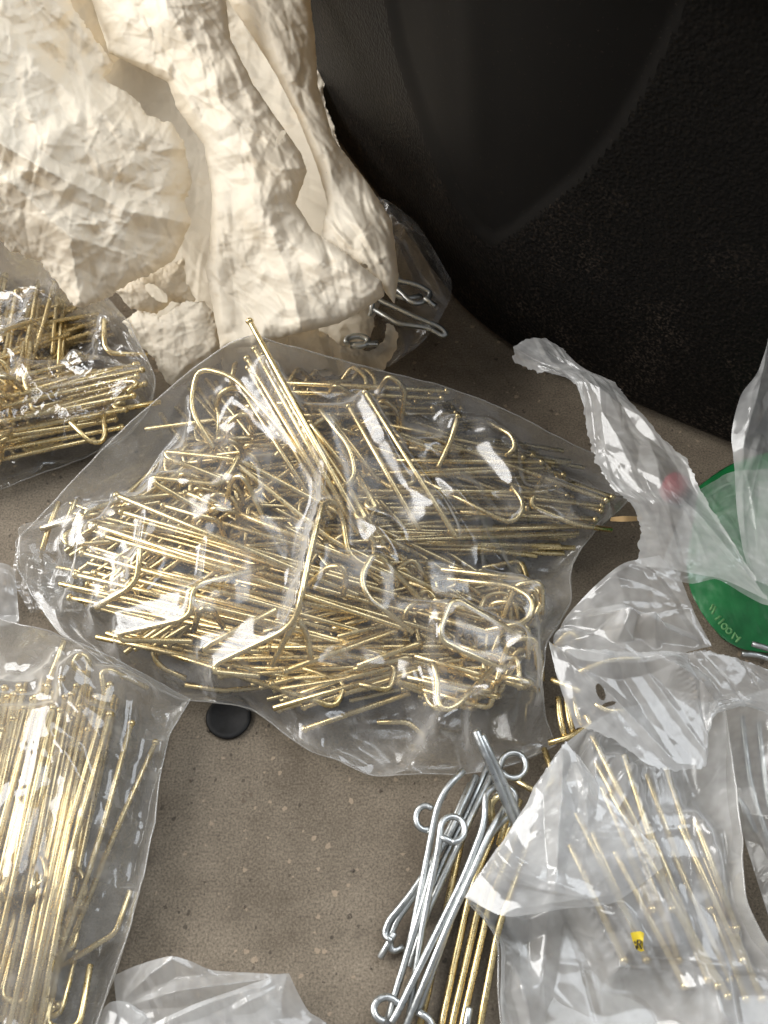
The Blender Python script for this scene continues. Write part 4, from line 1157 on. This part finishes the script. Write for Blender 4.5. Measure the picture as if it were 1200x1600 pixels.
# ================================================================== UPPER LEFT BAG
UB, G3 = 'upper', 'brass hooks in the crinkly upper left bag'
UL = 'brass rod in the level bundle inside the crinkly upper left bag'
for (x0, y0, x1, y1, z) in [(222, 578, -160, 655, .034), (214, 588, -160, 672, .036), (208, 618, -160, 690, .034), (226, 600, -150, 700, .030), (196, 640, -150, 705, .026), (180, 655, -150, 720, .022), (215, 570, -100, 630, .028), (190, 668, -150, 730, .018)]:
    brass_hook(UL, UB, [(x0, y0, z), (x1, y1, z - .004)], None, True, G3)
for (pts, lab) in [
        ([(60, 440, .030), (40, 560, .026), (20, 640, .022)], 'faint brass rod standing steeply in the upper left bag'),
        ([(85, 440, .028), (70, 500, .026), (48, 570, .022)], 'second faint steep brass rod in the upper left bag'),
        ([(-60, 540, .034), (50, 502, .034)], 'pale brass rod end high in the upper left bag'),
        ([(-20, 545, .034), (4, 527, .035)], 'bright brass rod tip at the picture edge in the upper left bag'),
        ([(162, 500, .036), (163, 540, .034), (172, 552, .033), (230, 555, .028)], 'bent brass wire corner high in the upper left bag'),
        ([(110, 660, .034), (140, 690, .030), (158, 692, .030), (165, 678, .030), (160, 640, .030)], 'round brass bend at the front of the upper left bag'),
        ([(250, 628, .024), (185, 640, .026), (176, 634, .026), (190, 628, .026)], 'brass rod hook reaching the right hem of the upper left bag'),
        ([(200, 612, .036), (215, 600, .036), (210, 596, .036), (190, 598, .034)], 'small curled brass end at the right of the upper left bag')]:
    brass_hook(lab, UB, pts, None, False, corner=.006)
bundle(12, (205, 610), (-100, 690), 40, 20, .006, .026, 'brass hook lying deep in the crinkly upper left bag', UB, G3, .12)
bundle(6, (30, 470), (10, 640), 60, 20, .006, .024, 'brass hook lying deep in the crinkly upper left bag', UB, G3, .07)
hook_mass('hook_heap', 'dense mass of brass hooks at the bottom of the upper left bag', UB, 190, [((190, 640), (-120, 700), 60, .11), ((120, 560), (-140, 620), 90, .10), ((60, 450), (20, 640), 80, .06), ((110, 480), (-120, 530), 60, .09)], .003, .022, 8)
def upper_bag():
    root = empty('crinkly_clear_bag', P(60, 650, 0))
    top = [(-220, 340, .050), (-60, 360, .052), (60, 400, .052), (140, 440, .052), (200, 500, .044)]
    right = [(200, 500, .044), (222, 545, .036), (243, 592, .026), (232, 640, .018), (196, 682, .010)]
    bottom = [(-220, 830, .004), (-60, 790, .004), (0, 765, .004), (60, 742, .005), (130, 716, .006), (196, 682, .010)]
    left = [(-220, 340, .050), (-220, 600, .045), (-220, 830, .004)]
    sheet('front_film', M['crinkly'], top, right, bottom, left, n=(36, 36), levels=2, slack=(.006, .006), iters=(140, 60, 24), crumple=[(26, .0008)], folds=FB, soft=2,
          crests=[([(-20, 480, .05), (60, 600, .045), (160, 690, .03)], .007, 26), ([(80, 490, .05), (130, 560, .045), (170, 580, .04)], .006, 24), ([(-40, 640, .045), (40, 670, .04), (130, 690, .03)], .008, 22), ([(140, 450, .05), (210, 570, .035)], .006, 20)],
          collide=envelope(UB), gravity=.0005, seed=33, parent=root)
    bag_under(root, M['crinkly'], top, right, bottom, left, n=(40, 40))
    hem(root, [right, bottom])
    tag(root, 'crinkly clear bag of brass rods half under the cream paper', 'bag')
upper_bag()

# ================================================================== CLEAR BAG BEHIND THE PAPER
def paper_bag_film():
    root = empty('small_clear_bag', P(640, 520, 0))
    sheet('film', M['film'], [(560, 320, .040), (590, 308, .044), (612, 318, .044)], [(612, 318, .044), (648, 345, .042), (672, 380, .040), (698, 425, .036), (706, 442, .034), (703, 468, .030), (678, 515, .022), (645, 548, .014), (608, 574, .006)],
          [(560, 560, .008), (585, 570, .006), (608, 574, .006)], [(560, 320, .040), (555, 440, .030), (560, 560, .008)], n=(20, 30), levels=2, slack=(.006, .006), crumple=[(26, .0008)], folds=FB, soft=2, seed=35, parent=root,
          crests=[([(610, 330, .045), (660, 400, .04), (700, 465, .034)], .006, 18), ([(600, 345, .045), (650, 430, .04), (690, 480, .03)], .006, 16)])
    tag(root, 'small clear bag sticking out behind the paper round the silver hooks', 'bag')
paper_bag_film()

# ================================================================== RIGHT-HAND HEAP
def red_cap():
    c = P(1050, 775, 0.0); root = empty('red_cap', c)
    prof = [(0.0, 0.0), (0.0066, 0.0), (0.0070, 0.001), (0.0068, 0.008), (0.0060, 0.0105), (0.0040, 0.0118), (0.0, 0.0122)]
    V, F = [], []; n = 24
    for (r, z) in prof:
        for j in range(n):
            a = 2 * math.pi * j / n; k = 1 + (0.03 if (j % 2 and 0.0005 < z < 0.009) else 0)
            V.append(c + np.array([r * k * math.cos(a), r * k * math.sin(a), z + 0.002]))
    for i in range(len(prof) - 1):
        for j in range(n):
            k = (j + 1) % n; F.append((i * n + j, i * n + k, (i + 1) * n + k, (i + 1) * n + j))
    mesh_obj('cap', V, F, M['red'], root)
    tag(root, 'small red plastic cap seen blurred through the torn film strip', 'cap')
red_cap()
def green_pouch():
    root = empty('green_pouch', P(1150, 900, 0))
    top = [(1092, 760, .010), (1118, 740, .012), (1150, 722, .012), (1230, 700, .012), (1330, 690, .012)]
    right = [(1330, 690, .012), (1340, 850, .012), (1330, 1030, .010)]
    bottom = [(1132, 1000, .008), (1160, 1014, .008), (1200, 1020, .008), (1330, 1030, .010)]
    left = [(1092, 760, .010), (1082, 820, .008), (1072, 880, .008), (1080, 925, .008), (1102, 966, .008), (1132, 1000, .008)]
    sheet('front_panel', M['green'], top, right, bottom, left, n=(30, 34), levels=2, slack=(.006, .006), bulge=.010, crumple=[(26, .0008)], folds=None, seed=41, parent=root)
    bag_under(root, M['green'], top, right, bottom, left, n=(30, 30)).name = 'back_panel'
    # pale strokes of the print along its edge
    for a in (((1110, 956), (1114, 948)), ((1113, 962), (1118, 951)), ((1118, 971), (1126, 966)), ((1123, 978), (1131, 971)), ((1144, 1001), (1148, 992), (1153, 1000)), ((1150, 1006), (1157, 999))):
        pts = PL([(x, y - 3, .0165) for x, y in a]); V, F = tube(pts, .00055, 6); mesh_obj('print_stroke', V, F, M['pale_print'], root)
    for (x, y) in ((1132, 982), (1139, 989)):
        pts = PL([(x + 4.2 * math.cos(t), y - 3 + 4.2 * math.sin(t), .0165) for t in np.linspace(0, 6.3, 14)]); V, F = tube(pts, .0005, 6); mesh_obj('print_stroke', V, F, M['pale_print'], root)
    tag(root, 'green printed plastic pouch with pale lettering along its edge', 'pouch')
green_pouch()
def tan_scrap():
    sheet_o = sheet('card_scrap', M['card'], [(955, 808, .026), (980, 806, .028), (1005, 808, .026)], [(1005, 808, .026), (1002, 813, .025)], [(953, 814, .024), (975, 815, .026), (1002, 813, .025)], [(955, 808, .026), (953, 814, .024)], n=(12, 6), levels=1, slack=(.006, .006), crumple=[(26, .0008)], folds=None, seed=44)
    tag(sheet_o, 'small torn tan card scrap between the large bag and torn film', 'scrap')
tan_scrap()
TB, G4 = 'torn', 'brass hooks in the torn milky bag'
TR = 'dull brass rod in the slanting bundle inside the torn milky bag'
for (x0, y0, x1, y1, z) in [(1122, 1540, 930, 1190, .022), (1160, 1500, 1062, 1290, .020), (1000, 1470, 900, 1270, .024), (1050, 1420, 975, 1180, .026), (1035, 1370, 925, 1150, .026), (1150, 1450, 1085, 1280, .022), (975, 1500, 890, 1320, .018),
                            (1090, 1480, 1000, 1260, .022), (1070, 1540, 960, 1330, .014), (1190, 1560, 1100, 1340, .016), (1020, 1420, 940, 1230, .020), (1110, 1420, 1040, 1200, .020), (1060, 1500, 985, 1290, .012), (1105, 1530, 1010, 1300, .012), (1010, 1500, 925, 1300, .012), (1140, 1530, 1050, 1330, .012), (1165, 1560, 1095, 1370, .012), (1080, 1400, 1010, 1210, .014)]:
    brass_hook(TR, TB, [(x0, y0, z), (x1, y1, z + .006)], None, True, G4)
brass_hook('brass rod with bright ball tip lowest in the torn milky bag', TB, [(1137, 1556, .022), (955, 1240, .030)], None, True)
for (pts, lab) in [
        ([(862, 1062, .026), (882, 1070, .028), (906, 1080, .030)], 'bright brass wire crossing the gap between the large and torn bags'),
        ([(872, 1090, .022), (874, 1120, .022), (882, 1150, .020)], 'upright brass wire nearest the large bag in the gap'),
        ([(884, 1088, .022), (888, 1120, .022), (896, 1148, .020)], 'second upright brass wire in the gap between the bags'),
        ([(896, 1088, .022), (902, 1118, .022), (912, 1140, .020)], 'third upright brass wire in the gap between the bags'),
        ([(858, 1160, .018), (890, 1152, .022), (924, 1132, .024), (915, 1118, .024)], 'brass wire bend along the bottom of the gap between the bags'),
        ([(866, 1010, .022), (890, 985, .026), (905, 1000, .024)], 'brass wire bend at the top of the gap between the bags'),
        ([(905, 1050, .026), (950, 1030, .028), (1000, 1028, .028)], 'brass wire under the upper flap of torn film'),
        ([(930, 1100, .024), (950, 1112, .024), (975, 1110, .024)], 'curved brass wire seen through the hole in the torn flap'),
        ([(800, 1215, .010), (840, 1240, .012), (868, 1220, .012), (850, 1170, .010)], 'brass wire bend under the front right hem of the large bag')]:
    brass_hook(lab, None, pts, None, False, corner=.006)
def torn_bag():
    root = empty('torn_milky_bag', P(980, 1400, 0))
    top = [(880, 1163, .036), (950, 1115, .040), (1040, 1092, .044), (1132, 1100, .038)]
    right = [(1132, 1100, .038), (1146, 1200, .040), (1158, 1300, .038), (1166, 1400, .034), (1190, 1460, .030), (1240, 1540, .026), (1300, 1670, .02)]
    bottom = [(792, 1670, .006), (900, 1680, .02), (1050, 1690, .03), (1300, 1670, .02)]
    left = [(880, 1163, .036), (842, 1228, .034), (800, 1300, .030), (764, 1345, .026), (728, 1402, .020), (758, 1440, .014), (778, 1476, .010), (778, 1560, .008), (792, 1670, .006)]
    front = sheet('front_film', M['torn'], top, right, bottom, left, n=(36, 42), levels=2, slack=(.006, .006), iters=(140, 60, 24), crumple=[(26, .0008)], folds=FB, soft=2,
          crests=[([(880, 1170, .04), (870, 1300, .035), (868, 1440, .03), (850, 1600, .02)], .010, 28), ([(735, 1402, .025), (830, 1420, .03), (905, 1395, .035), (960, 1400, .035)], .009, 24), ([(930, 1400, .035), (985, 1440, .035), (1030, 1500, .03)], .007, 18),
                  ([(1000, 1330, .035), (1060, 1470, .03), (1090, 1580, .03)], .008, 26), ([(1020, 1100, .045), (1080, 1180, .045)], .006, 24), ([(800, 1480, .015), (830, 1560, .02), (850, 1660, .02)], .008, 24), ([(1080, 1480, .03), (1110, 1560, .03), (1180, 1640, .03)], .008, 24), ([(1100, 1220, .04), (1135, 1350, .04), (1150, 1440, .035)], .008, 20)],
          collide=envelope(TB), gravity=.0004, seed=51, parent=root)
    bag_under(root, M['film_under'], top, right, bottom, left, n=(50, 60))
    hem(root, [right, left])
    # doubled-over bright fold at its left
    sheet('doubled_fold', M['torn'], [(838, 1232, .040), (860, 1190, .044), (884, 1163, .044), (905, 1182, .044)], [(905, 1182, .044), (945, 1240, .046), (990, 1290, .046), (1026, 1326, .044), (1036, 1356, .040)],
          [(726, 1402, .022), (790, 1432, .030), (880, 1420, .036), (960, 1410, .038), (1036, 1356, .040)], [(838, 1232, .040), (790, 1310, .034), (762, 1347, .030), (726, 1402, .022)],
          n=(26, 26), levels=2, slack=(.006, .006), crumple=[(26, .0008)], folds=FB, soft=2, crests=[([(880, 1168, .045), (872, 1300, .045), (870, 1410, .04)], .007, 18), ([(900, 1190, .045), (920, 1290, .045)], .006, 20)], seed=52, parent=root, torn='t')
    # upper torn flap
    sheet('upper_flap', M['torn'], [(857, 1003, .046), (876, 1012, .050), (910, 1020, .052), (960, 1022, .052), (1050, 1018, .052), (1130, 1022, .050), (1240, 1060, .044)], [(1240, 1060, .044), (1250, 1100, .040), (1250, 1150, .034)],
          [(898, 1136, .044), (950, 1150, .048), (1020, 1196, .048), (1098, 1200, .046), (1112, 1120, .048), (1150, 1104, .046), (1190, 1112, .042), (1250, 1150, .034)], [(857, 1003, .046), (868, 1050, .046), (884, 1100, .046), (898, 1136, .044)],
          n=(40, 24), levels=2, slack=(.006, .006), crumple=[(26, .0008)], folds=FB, soft=2, seed=53, parent=root, torn='tb', tear=.0009, holes=[(938, 1080, 6, 15, -20), (952, 1100, 12, 4, -15)],
          crests=[([(860, 1010, .05), (960, 1040, .05), (1100, 1030, .05)], .006, 22), ([(1000, 1030, .05), (1090, 1070, .05), (1130, 1110, .05)], .007, 22)])
    # arched film behind the flap
    sheet('arched_film', M['torn'], [(866, 1000, .030), (888, 960, .036), (930, 915, .044), (975, 880, .048), (1030, 868, .050)], [(1030, 868, .050), (1062, 905, .046), (1085, 960, .046), (1112, 1010, .046)],
          [(866, 1006, .034), (910, 1030, .046), (1000, 1036, .048), (1112, 1010, .046)], [(866, 1000, .030), (864, 1003, .032), (866, 1006, .034)], n=(26, 22), levels=2, slack=(.006, .006), crumple=[(26, .0008)], folds=FB, soft=2, seed=54, parent=root,
          crests=[([(900, 965, .04), (1000, 975, .05), (1100, 1000, .05)], .010, 22), ([(960, 1010, .045), (985, 965, .05)], .008, 18), ([(1005, 960, .05), (1030, 1010, .05)], .008, 20)])
    tag(root, 'torn milky plastic bag with folds at the lower right', 'bag')
    # yellow print scrap stuck on the film, with a dark letter
    z = lambda x, y: height_at(front, x, y) + .0007
    e_ = lambda *pts: [(x, y, z(x, y)) for x, y in pts]
    s = sheet('yellow_sticker', M['yellow'], e_((986, 1457), (1000, 1455), (1006, 1458)), e_((1006, 1458), (1003, 1470), (1005, 1486)), e_((993, 1482), (1000, 1487), (1005, 1486)), e_((986, 1457), (990, 1470), (993, 1482)), n=(10, 14), levels=1, slack=(.002, .002), crumple=[(400, .0001)], seed=55, torn='lr', tear=.0004, soft=0)
    tag(s, 'small yellow sticker scrap with dark lettering on the torn milky bag', 'sticker')
    for a in ([(996, 1481), (996, 1469), (1000, 1469), (1001.5, 1472), (999.5, 1475), (996.5, 1475)], [(998.5, 1475), (1002, 1482)], [(991, 1471), (993, 1474)], [(993.5, 1478), (995, 1483)]):
        V, F = tube(PL([(x, y, z(x, y) + .0005) for x, y in a]), .00032, 5)
        mesh_obj('letter_stroke', V, F, M['ink'], s)
M['torn'] = film_mat('torn_film', hazecol=(0.90, 0.91, 0.92), haze=(0.27, 0.47), gloss=0.085, refl=0.085, scuff=0.8, thick=0.5)
torn_bag()
def torn_strip():
    root = empty('torn_film_strip', P(1000, 800, 0))
    sheet('film', M['milky'], [(804, 566, .040), (803, 545, .044), (822, 530, .048), (852, 527, .048)],
          [(852, 527, .048), (880, 545, .050), (905, 572, .052), (960, 600, .056), (992, 640, .060), (1030, 682, .062), (1076, 722, .062), (1092, 760, .062), (1130, 822, .058), (1165, 880, .054), (1200, 938, .048)],
          [(996, 884, .036), (1040, 888, .042), (1080, 896, .044), (1130, 905, .046), (1200, 938, .048)],
          [(804, 566, .040), (840, 585, .044), (885, 600, .048), (908, 640, .050), (918, 680, .050), (938, 735, .052), (962, 770, .054), (990, 790, .054), (1003, 830, .046), (996, 884, .036)],
          n=(20, 50), levels=2, slack=(.005, .005), crumple=[(26, .0008)], folds=FS, soft=2, fold_angle=1.57, seed=61, parent=root, torn='tlr', tear=.0009,
          crests=[([(815, 545, .05), (900, 605, .055), (1000, 660, .06), (1060, 725, .065)], .006, 30), ([(880, 570, .05), (960, 690, .055), (1000, 800, .05)], .004, 26), ([(1010, 680, .06), (1030, 760, .06), (1060, 860, .05)], .004, 26)])
    tag(root, 'milky torn film strip standing up in front of the bin', 'film')
    e = sheet('standing_film', M['milky'], [(1206, 500, .100), (1250, 490, .100), (1320, 480, .100)], [(1320, 480, .100), (1325, 700, .075), (1320, 930, .050)], [(1176, 905, .046), (1230, 925, .048), (1320, 930, .050)],
              [(1206, 500, .100), (1196, 545, .096), (1180, 590, .092), (1158, 618, .088), (1146, 655, .080), (1141, 690, .074), (1146, 745, .066), (1150, 800, .058), (1160, 860, .050), (1176, 905, .046)],
              n=(22, 40), levels=2, slack=(.005, .005), crumple=[(26, .0008)], folds=FS, soft=2, fold_angle=1.57, seed=62, crests=[([(1205, 520, .1), (1165, 690, .08), (1180, 860, .06)], .006, 28), ([(1150, 700, .075), (1230, 740, .07)], .005, 26)])
    tag(e, 'crumpled milky film standing at the right edge beside the bin', 'film')
    e = sheet('draped_film', M['milky'], [(1085, 770, .046), (1115, 752, .044), (1150, 735, .044), (1250, 730, .044)], [(1250, 730, .044), (1260, 850, .040), (1250, 950, .034)], [(1020, 900, .034), (1080, 912, .032), (1120, 905, .031), (1165, 930, .030), (1196, 945, .030), (1250, 950, .034)], [(1085, 770, .046), (1055, 830, .040), (1030, 890, .034)],
              n=(24, 24), levels=2, slack=(.006, .006), crumple=[(26, .0008)], folds=FS, soft=2, seed=63)
    tag(e, 'hazy film draped over the green pouch', 'film')
torn_strip()
def shaded_bag():
    root = empty('shaded_clear_bag', P(1200, 1250, 0))
    sheet('film', M['milky'], [(1128, 1106, .026), (1170, 1085, .030), (1230, 1070, .032), (1330, 1060, .032)], [(1330, 1060, .032), (1340, 1300, .032), (1340, 1560, .02)], [(1216, 1480, .010), (1270, 1520, .014), (1340, 1560, .02)], [(1128, 1106, .026), (1140, 1200, .018), (1160, 1300, .012), (1216, 1480, .010)],
          n=(22, 36), levels=2, slack=(.006, .006), crumple=[(26, .0008)], folds=FB, soft=2, seed=65, parent=root)
    tag(root, 'crinkled clear bag with silver hooks at the right edge', 'bag')
shaded_bag()
for (pts, lab) in [
        ([(1160, 1120, .020), (1172, 1230, .016), (1230, 1400, .010)], 'silver rod leftmost in the clear bag at the right edge'),
        ([(1185, 1130, .022), (1200, 1260, .016), (1250, 1400, .010)], 'silver rod second in the clear bag at the right edge'),
        ([(1150, 1245, .010), (1165, 1262, .010), (1180, 1300, .008)], 'short bent silver wire low in the clear bag at the right edge'),
        ([(1176, 1006, .016), (1215, 1018, .016), (1260, 1040, .016)], 'dark silver wire end beside the green pouch'),
        ([(1160, 1022, .014), (1190, 1024, .014), (1240, 1050, .014)], 'bright silver wire under the green pouch')]:
    silver(lab, pts, corner=.01)

# ================================================================== LOOSE FILM ON THE FLOOR
def loose_film():
    root = empty('empty_film_bag', P(330, 1590, 0))
    sheet('back_fold', M['milky'], [(178, 1524, .006), (215, 1508, .012), (268, 1496, .018), (300, 1503, .018), (332, 1516, .014), (390, 1520, .012), (448, 1523, .010)], [(448, 1523, .010), (440, 1570, .010), (450, 1680, .008)],
          [(190, 1690, .004), (300, 1700, .01), (450, 1680, .008)], [(178, 1524, .006), (182, 1562, .004), (186, 1600, .004), (190, 1690, .004)], n=(28, 22), levels=2, slack=(.006, .006), crumple=[(26, .0008)], folds=FB, soft=2, seed=71, parent=root,
          crests=[([(190, 1560, .01), (270, 1500, .02), (330, 1530, .02)], .006, 18), ([(200, 1570, .01), (320, 1545, .015), (440, 1525, .012)], .007, 14)])
    sheet('front_fold', M['milky'], [(232, 1602, .012), (300, 1572, .016), (380, 1543, .018), (436, 1523, .018), (452, 1521, .016)], [(452, 1521, .016), (466, 1552, .012), (484, 1582, .008), (512, 1602, .006), (560, 1690, .004)],
          [(232, 1690, .012), (400, 1700, .014), (560, 1690, .004)], [(232, 1602, .012), (228, 1650, .012), (232, 1690, .012)], n=(28, 20), levels=2, slack=(.006, .006), crumple=[(26, .0008)], folds=FB, soft=2, seed=72, parent=root,
          crests=[([(240, 1603, .016), (440, 1526, .02)], .004, 10), ([(360, 1580, .018), (440, 1535, .02)], .004, 12)])
    sheet('side_fold', M['torn'], [(150, 1590, .004), (172, 1566, .008), (200, 1566, .010), (236, 1590, .008)], [(236, 1590, .008), (240, 1640, .006), (240, 1690, .006)], [(140, 1690, .003), (190, 1700, .006), (240, 1690, .006)], [(150, 1590, .004), (144, 1640, .003), (140, 1690, .003)], n=(16, 16), levels=2, slack=(.006, .006), crumple=[(26, .0008)], folds=FB, soft=2, seed=73, parent=root)
    tag(root, 'empty folded milky film bag at the bottom on bare concrete', 'bag')
    e = sheet('film_scrap', M['milky'], [(-80, 870, .012), (-20, 876, .014), (12, 882, .014), (24, 892, .010)], [(24, 892, .010), (27, 930, .006), (30, 972, .003)], [(-80, 990, .002), (-20, 985, .003), (30, 972, .003)], [(-80, 870, .012), (-80, 990, .002)], n=(16, 14), levels=2, slack=(.006, .006), crumple=[(26, .0008)], folds=FB, soft=2, seed=74)
    tag(e, 'small grey film scrap at the left edge beside the large bag', 'film')
loose_film()
